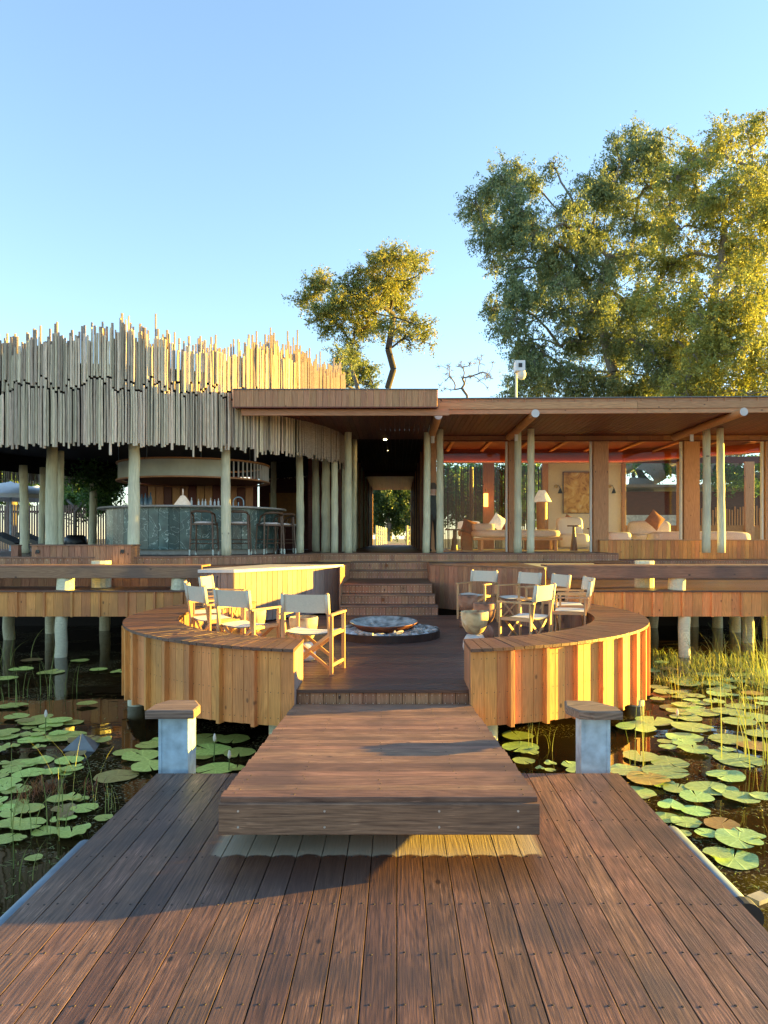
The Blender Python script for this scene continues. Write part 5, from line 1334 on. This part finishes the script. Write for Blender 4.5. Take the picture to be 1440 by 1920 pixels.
for _ in range(800):
    px_=random.choice((random.uniform(-30,250),random.uniform(1200,1450))); py_=random.uniform(1300,1720); Y=yw(py_); x=XX(px_,Y)
    if PX0-.05<x<PX1+.05 and Y<JF+.05: continue
    a=random.uniform(0,6.28); l=random.uniform(.03,.16); sp.append((x,Y,random.uniform(.008,.03),l*math.cos(a),l*math.sin(a),.006))
blades(sp,'floating_debris','reed','thin floating stems and bits of weed on the water','weed','stuff')

# ------------------------------------------------------------------ trees
def tree(name,label,trunk,clumps,leafm,nleaf,leaf=(.10,.036),Y=31,seed=1,tr=.25,droop=.5,group=None,depth=.5,bark='trunk',twigs=5,minr=.008,sub=7,spray=34):
    rn=random.Random(seed); nr=np.random.default_rng(seed)
    nodes=[]; par=[]; 
    for i,(px_,py_,dy) in enumerate(trunk):
        nodes.append(P(px_,py_,Y+dy)); par.append(i-1)
    ends=[]
    C=[]
    for (px_,py_,r_) in clumps:
        rr=r_/F*Y; cc=P(px_,py_,Y+rn.uniform(-1,1)*depth*6)
        for _ in range(sub):
            o_=Vector((rn.gauss(0,1),rn.gauss(0,1),rn.gauss(0,1))); o_=o_.normalized()*rr*rn.uniform(.25,.95)
            C.append((cc+o_,rr*rn.uniform(.26,.55)))
    base=nodes[0]
    C.sort(key=lambda c:(c[0]-nodes[-1]).length)
    for c,rr in C:
        best=min(range(len(nodes)),key=lambda k:(nodes[k]-c).length+.25*(nodes[k]-base).length+ (2.5 if nodes[k].z>c.z+.5 else 0))
        s=nodes[best]; seg=4; prev=best; d=c-s
        perp=Vector((rn.uniform(-1,1),rn.uniform(-1,1),rn.uniform(-.2,1)))*d.length*.14
        for i in range(1,seg+1):
            u=i/seg; p=s+d*u+perp*math.sin(u*PI)+Vector((rn.gauss(0,1),rn.gauss(0,1),rn.gauss(0,1)))*d.length*.02
            nodes.append(p); par.append(prev); prev=len(nodes)-1
        ends.append((prev,c,rr))
    # twigs inside each clump
    tip=[]
    for e,c,rr in ends:
        for _ in range(twigs):
            v=Vector((rn.gauss(0,1),rn.gauss(0,1),rn.gauss(0,1)+.3)).normalized()*rr*rn.uniform(.5,1.0)
            s=nodes[e]; mid=s+v*.5+Vector((rn.gauss(0,1),rn.gauss(0,1),rn.gauss(0,1)))*rr*.1; 
            nodes.append(mid); par.append(e); nodes.append(s+v); par.append(len(nodes)-2)
    # pipe model radii
    n=len(nodes); r2=[0.0]*n; hc=[False]*n
    for i in range(n):
        if par[i]>=0: hc[par[i]]=True
    for i in range(n-1,-1,-1):
        if not hc[i]: r2[i]=minr**2.2
        if par[i]>=0: r2[par[i]]+=r2[i]
    rad=[q**(1/2.2) for q in r2]
    sc_=tr/rad[0]; rad=[max(minr,q*sc_) for q in rad]
    b=MB()
    for i in range(n):
        if par[i]>=0:
            k=5 if rad[i]<.04 else 8
            b.tube([nodes[par[i]],nodes[i]],[min(rad[par[i]],rad[i]*1.25),rad[i]],k,cap=False)
    t=thing(name,label,'tree',base,0,group)
    b.build('trunk',M[bark],t,smooth=True)
    if nleaf:
        # sprays: clusters of leaves on short drooping lines
        tot=sum(rr**2 for _,_,rr in ends); allc=[]
        for e,c,rr in ends:
            m=int(nleaf*rr**2/tot); ns=max(4,m//spray)
            d=nr.normal(size=(ns,3)); d/=np.linalg.norm(d,axis=1)[:,None]; rad_=rr*nr.uniform(.3,1.35,size=(ns,1))**.7
            cc=np.array(c)+d*rad_*np.array([1,1,.82])
            dirs=d*.6+nr.normal(size=(ns,3))*.5; dirs[:,2]-=droop; dirs/=np.linalg.norm(dirs,axis=1)[:,None]
            idx=nr.integers(0,ns,size=m); u=nr.uniform(0,1,size=(m,1))
            p=cc[idx]+dirs[idx]*u*leaf[0]*4.2+nr.normal(size=(m,3))*leaf[0]*(.25+.75*u)*.62
            allc.append(p)
        p=np.concatenate(allc); m=len(p)
        a=nr.normal(size=(m,3)); a[:,2]-=droop*1.2; a/=np.linalg.norm(a,axis=1)[:,None]
        q=nr.normal(size=(m,3)); q-=a*(q*a).sum(1)[:,None]; q/=np.linalg.norm(q,axis=1)[:,None]
        s=nr.uniform(.6,1.25,size=(m,1)); L_=leaf[0]*s; w_=leaf[1]*s
        v=np.empty((m,4,3)); v[:,0]=p-a*L_/2; v[:,1]=p+q*w_/2; v[:,2]=p+a*L_/2; v[:,3]=p-q*w_/2
        me=bpy.data.meshes.new('crown'); me.vertices.add(4*m); me.vertices.foreach_set('co',v.reshape(-1))
        me.loops.add(4*m); me.loops.foreach_set('vertex_index',np.arange(4*m,dtype=np.int32))
        me.polygons.add(m); me.polygons.foreach_set('loop_start',np.arange(0,4*m,4,dtype=np.int32)); me.polygons.foreach_set('loop_total',np.full(m,4,dtype=np.int32))
        me.update(calc_edges=True); me.materials.append(M[leafm])
        at=me.attributes.new('rnd','FLOAT','POINT'); at.data.foreach_set('value',np.repeat(nr.uniform(0,1,m),4))
        put('crown',me,None,t)
    return t
mid=[(745,475,30),(708,488,22),(775,492,22),(728,525,30),(765,530,28),(698,535,20),(745,560,20),(655,528,22),(612,532,26),(580,558,24),(640,560,26),(672,552,22),(602,588,22),(635,600,22),(675,592,26),(700,612,18),(772,600,22),(792,618,18),(768,635,16),(655,622,20),(615,618,18),(798,640,12),(720,480,18),(790,505,12),(592,535,18),(560,568,12),(690,560,20),(700,585,20),(720,610,18),(690,520,18),(730,560,22),(755,590,20),(625,575,22),(680,615,18),(745,620,16),(670,510,16)]
tree('thorn_tree','tall sparse tree with golden sunlit top behind the lodge roof',[(733,745,0),(727,728,0),(738,692,0),(728,655,0),(735,615,.4),(737,590,.3)],mid,'leafM',56000,(.14,.055),38,3,.17,.2,depth=.35,twigs=5,minr=.014,sub=5,bark='barkd',spray=26)
tree('leafy_shrub_tree','smaller dark green tree at the foot of the thorn tree, right of the stick screen',[(675,760,0),(672,735,0)],[(648,675,22),(672,688,26),(688,708,22),(660,715,26),(640,700,22),(655,655,14),(632,665,12)],'leafA',16000,(.12,.05),36,5,.12,.2,twigs=5)
tree('bare_tree','small leafless tree on the skyline between the lodge roofs',[(875,770,0),(876,742,0),(866,728,0)],[(850,700,26),(835,690,22),(880,690,22),(900,700,24),(918,690,22),(895,680,20),(922,712,18),(830,712,18),(860,684,18),(840,728,18),(875,715,20),(905,720,16)],None,0,(.1,.04),38,9,.065,0,twigs=9,minr=.008,depth=.15,sub=3)
A=[(930,350,38),(905,395,34),(965,390,42),(1000,345,28),(960,325,26),(915,440,34),(970,450,40),(1010,430,34),(890,380,20),(935,485,22),
   (1015,500,36),(960,525,34),(925,575,26),(980,580,38),(945,610,22),(1005,645,38),(970,660,20),(1050,560,46),
   (1065,400,40),(1120,365,46),(1165,305,42),(1190,262,34),(1232,275,34),(1150,262,16),(1110,430,48),(1180,395,50),(1225,345,40),(1100,505,48),(1170,490,50),(1235,440,46),(1130,580,50),(1200,570,50),(1080,630,46),(1150,660,50),(1220,650,48),(1060,705,40),(1120,720,40),(1190,725,40),(1040,470,36),(1020,720,30),(1035,310,12),(1000,560,36),(960,725,26),(985,700,26),(1150,735,40),(1090,735,34),(1230,735,36),(1250,690,36),(1120,620,40),(1170,620,40)]
tree('large_tree','huge dense grey green tree filling the right half behind the lodge roof',[(1165,830,0),(1165,760,0),(1150,700,0),(1135,640,.5),(1120,560,.5),(1140,480,.3)],A,'leafA',210000,(.14,.046),31,11,.24,.7,twigs=5,minr=.011)
B=[(1300,310,36),(1340,275,42),(1385,255,46),(1425,235,36),(1285,285,22),(1275,350,36),(1310,400,52),(1370,360,54),(1430,330,50),(1300,490,52),(1370,460,54),(1440,430,54),(1270,560,46),(1330,570,54),(1400,560,56),(1460,540,56),(1280,650,52),(1350,660,54),(1420,660,56),(1250,720,40),(1310,725,44),(1380,725,44),(1450,725,50),(1490,330,60),(1510,440,70),(1520,580,70),(1510,690,60),(1245,500,36),(1260,610,36),(1255,420,40),(1250,380,36),(1240,560,40),(1250,650,40),(1265,335,28),(1440,360,50),(1400,510,50),(1290,700,36),(1340,710,40),(1400,700,40),(1440,730,40),(1350,735,36),(1270,735,34),(1400,740,34),(1400,620,44),(1340,620,44)]
tree('gold_tree','tall leafy tree glowing yellow in the sun at the right edge of the picture',[(1290,830,0),(1285,760,0),(1300,690,0),(1330,600,0),(1350,500,0),(1360,420,0)],B,'leafB',185000,(.13,.046),27.5,13,.2,.6,twigs=4,minr=.010)
tree('garden_tree','green leafy tree seen below the stick screen, behind the bar at left',[(20,1010,0),(22,950,0),(20,900,0)],[(10,870,30),(50,900,30),(80,890,30),(110,905,30),(20,930,30),(60,850,30),(150,890,25),(190,905,25),(130,870,25),(-20,900,30)],'leafC',30000,(.16,.07),34,17,.25,.3)
tree('palm_like_shrub','bright green bushy plant behind the bar, left of the counter',[(140,1010,0),(142,960,0)],[(125,925,18),(150,915,20),(170,925,16),(140,940,18),(190,925,20),(205,900,18),(160,895,16)],'leafC',12000,(.14,.05),24,19,.06,.3)
tree('corridor_end_tree','dark green leafy tree at the far end of the corridor',[(730,1015,0),(730,980,0)],[(700,925,18),(720,930,18),(745,925,18),(765,930,18),(705,955,18),(735,955,20),(760,960,18),(715,980,16),(750,985,16),(690,980,14),(780,985,16),(770,905,16),(700,905,16),(735,905,18)],'leafD',40000,(.20,.09),56,23,.2,.6,depth=.2)
tree('window_tree','thick trunked tree seen through the right hand lounge windows',[(1200,1015,0),(1197,940,0),(1205,900,0)],[(1240,870,24),(1270,880,22),(1215,862,20),(1340,880,26),(1375,885,24),(1300,872,20),(1330,870,20),(1420,880,26),(1180,872,16),(1400,900,18)],'leafC',16000,(.14,.06),30,29,.55,.3)
tree('lounge_back_tree','green tree seen above the reed screen of the lounge',[(880,1015,0),(880,950,0)],[(850,910,24),(890,915,24),(930,915,24),(980,915,24),(1010,920,20),(850,950,24),(900,955,24),(950,955,24),(1000,950,24),(850,885,20),(880,880,20),(910,890,20),(950,885,22),(990,885,22),(1010,895,16),(860,920,22),(960,925,24)],'leafC',34000,(.18,.08),36,31,.2,.3)

# annex building seen through the windows
t=thing('annex','low dark annex with a mono pitch roof seen through the lounge windows','building',(8,29,Z(-.35)))
a,c=P(1195,912,29),P(1445,905,29)
b=MB(); b.box((a.x-.6,29,Z(-.3)),(c.x+1.5,29.2,Z(1.9))); b.build('wall',M['dark'],t)
b=MB(); b.box((a.x-.7,28.3,Z(2.02)),(c.x+1.6,33,Z(2.14))); b.build('roof',M['roofm'],t)
b=MB(); b.box((a.x-.5,28.95,Z(.3)),(a.x+1.9,28.99,Z(.95))); b.build('pale_panel',M['galv'],t)
fm=MB()
for i in range(60): fm.tube([(a.x+1.9+i*.11,28.9,Z(-.3)),(a.x+1.9+i*.11,28.9,Z(1.25)+random.uniform(-.1,.1))],.03,5)
o=fm.build('stick_wall',M['pillar'],t); o['kind']='stuff'

# boardwalk past the corridor
t=thing('boardwalk','narrow boardwalk with rope handrails beyond the corridor','walkway',(-.2,46,Z(-.4)))
for i in range(24):
    yy=40.2+i*.5; board('plank',(-1.1+.02*i,yy,Z(-.37)),(.5+.04*i,yy,Z(-.37)),.46,.04,(0,0,1),M['greyw'],t)
for s,x0_,x1_ in ((-1,-1.2,-.8),(1,.55,1.5)):
    for i in range(6):
        x=x0_+(x1_-x0_)*i/5; yy=41+i*2
        b=MB(); b.tube([(x,yy,Z(-.4)),(x,yy,Z(.75))],.06,8); b.build('rail_post',M['pole'],t)
    for zz in (-.1,.2,.55):
        b=MB(); b.tube([(x0_+(x1_-x0_)*k/10,41+k,Z(zz)-(.06 if k%2 else 0)) for k in range(11)],.02,5); b.build('rope',M['rope'],t)

# left background: slat fence, parasols, sun loungers
t=thing('slat_fence','grey vertical slat fence behind the sun loungers at far left','fence',(-11,24,Z(-.4)))
x=XX(-60,24)
for i in range(120):
    board('slat',(x,24,Z(-.4)),(x,24,Z(1.12)+random.uniform(-.02,.02)),.055,.025,(0,-1,0),M['greyw'],t); x+=.082
    if x>XX(420,24): break
board('fence_rail',(XX(-60,24),24.05,Z(.9)),(XX(420,24),24.05,Z(.9)),.07,.03,(0,-1,0),M['greyw'],t)
for i,(p,Y,zt,lab_) in enumerate(((20,22,905,'pale blue parasol at the left edge behind the columns'),(70,26,912,'pale blue parasol between the two leftmost columns'))):
    t=thing('parasol',lab_,'parasol',(XX(p,Y),Y,Z(-.4)),0,'pale blue parasols')
    c=P(p,zt,Y); b=MB(); b.lathe([(1.5,-.52),(1.48,-.40),(.8,-.16),(.06,.02),(0,.05)],8,c); b.build('canopy',M['umb'],t)
    b=MB(); b.tube([(c.x,c.y,Z(-.4)),(c.x,c.y,c.z)],.03,8); b.build('pole',M['galv'],t)
def lounger(px_,Y,lab_):
    t=thing('sun_lounger',lab_,'sun lounger',(XX(px_,Y),Y,Z(-.4)),0,'dark sun loungers'); x=XX(px_,Y); z=Z(-.4)
    b=MB(); b.bar((x+.1,Y,z+.22),(x+1.1,Y,z+.22),.65,.10,(0,0,1)); b.build('seat',M['black'],t)
    b=MB(); b.bar((x+.12,Y,z+.25),(x-.5,Y,z+.52),.65,.10,(0,0,1)); b.build('back_rest',M['black'],t)
    for dx in (.1,1.0):
        for dy in (-.28,.28):
            b=MB(); b.bar((x+dx,Y+dy,z),(x+dx,Y+dy,z+.2),.05,.05,(0,1,0)); b.build('leg',M['black'],t)
lounger(30,17.9,'dark padded sun lounger at the far left edge'); lounger(75,19.4,'dark padded sun lounger behind the leftmost columns')
b=MB(); c=P(142,1004,19.5); b.lathe([(0,0),(.2,.02),(.30,.2),(.28,.38),(.2,.45),(.18,.44),(0,.40)],20,(c.x,19.5,Z(-.35))); tag(b.build('round_planter',M['black'],smooth=True),'round black planter seen between the columns left of the bar','planter')
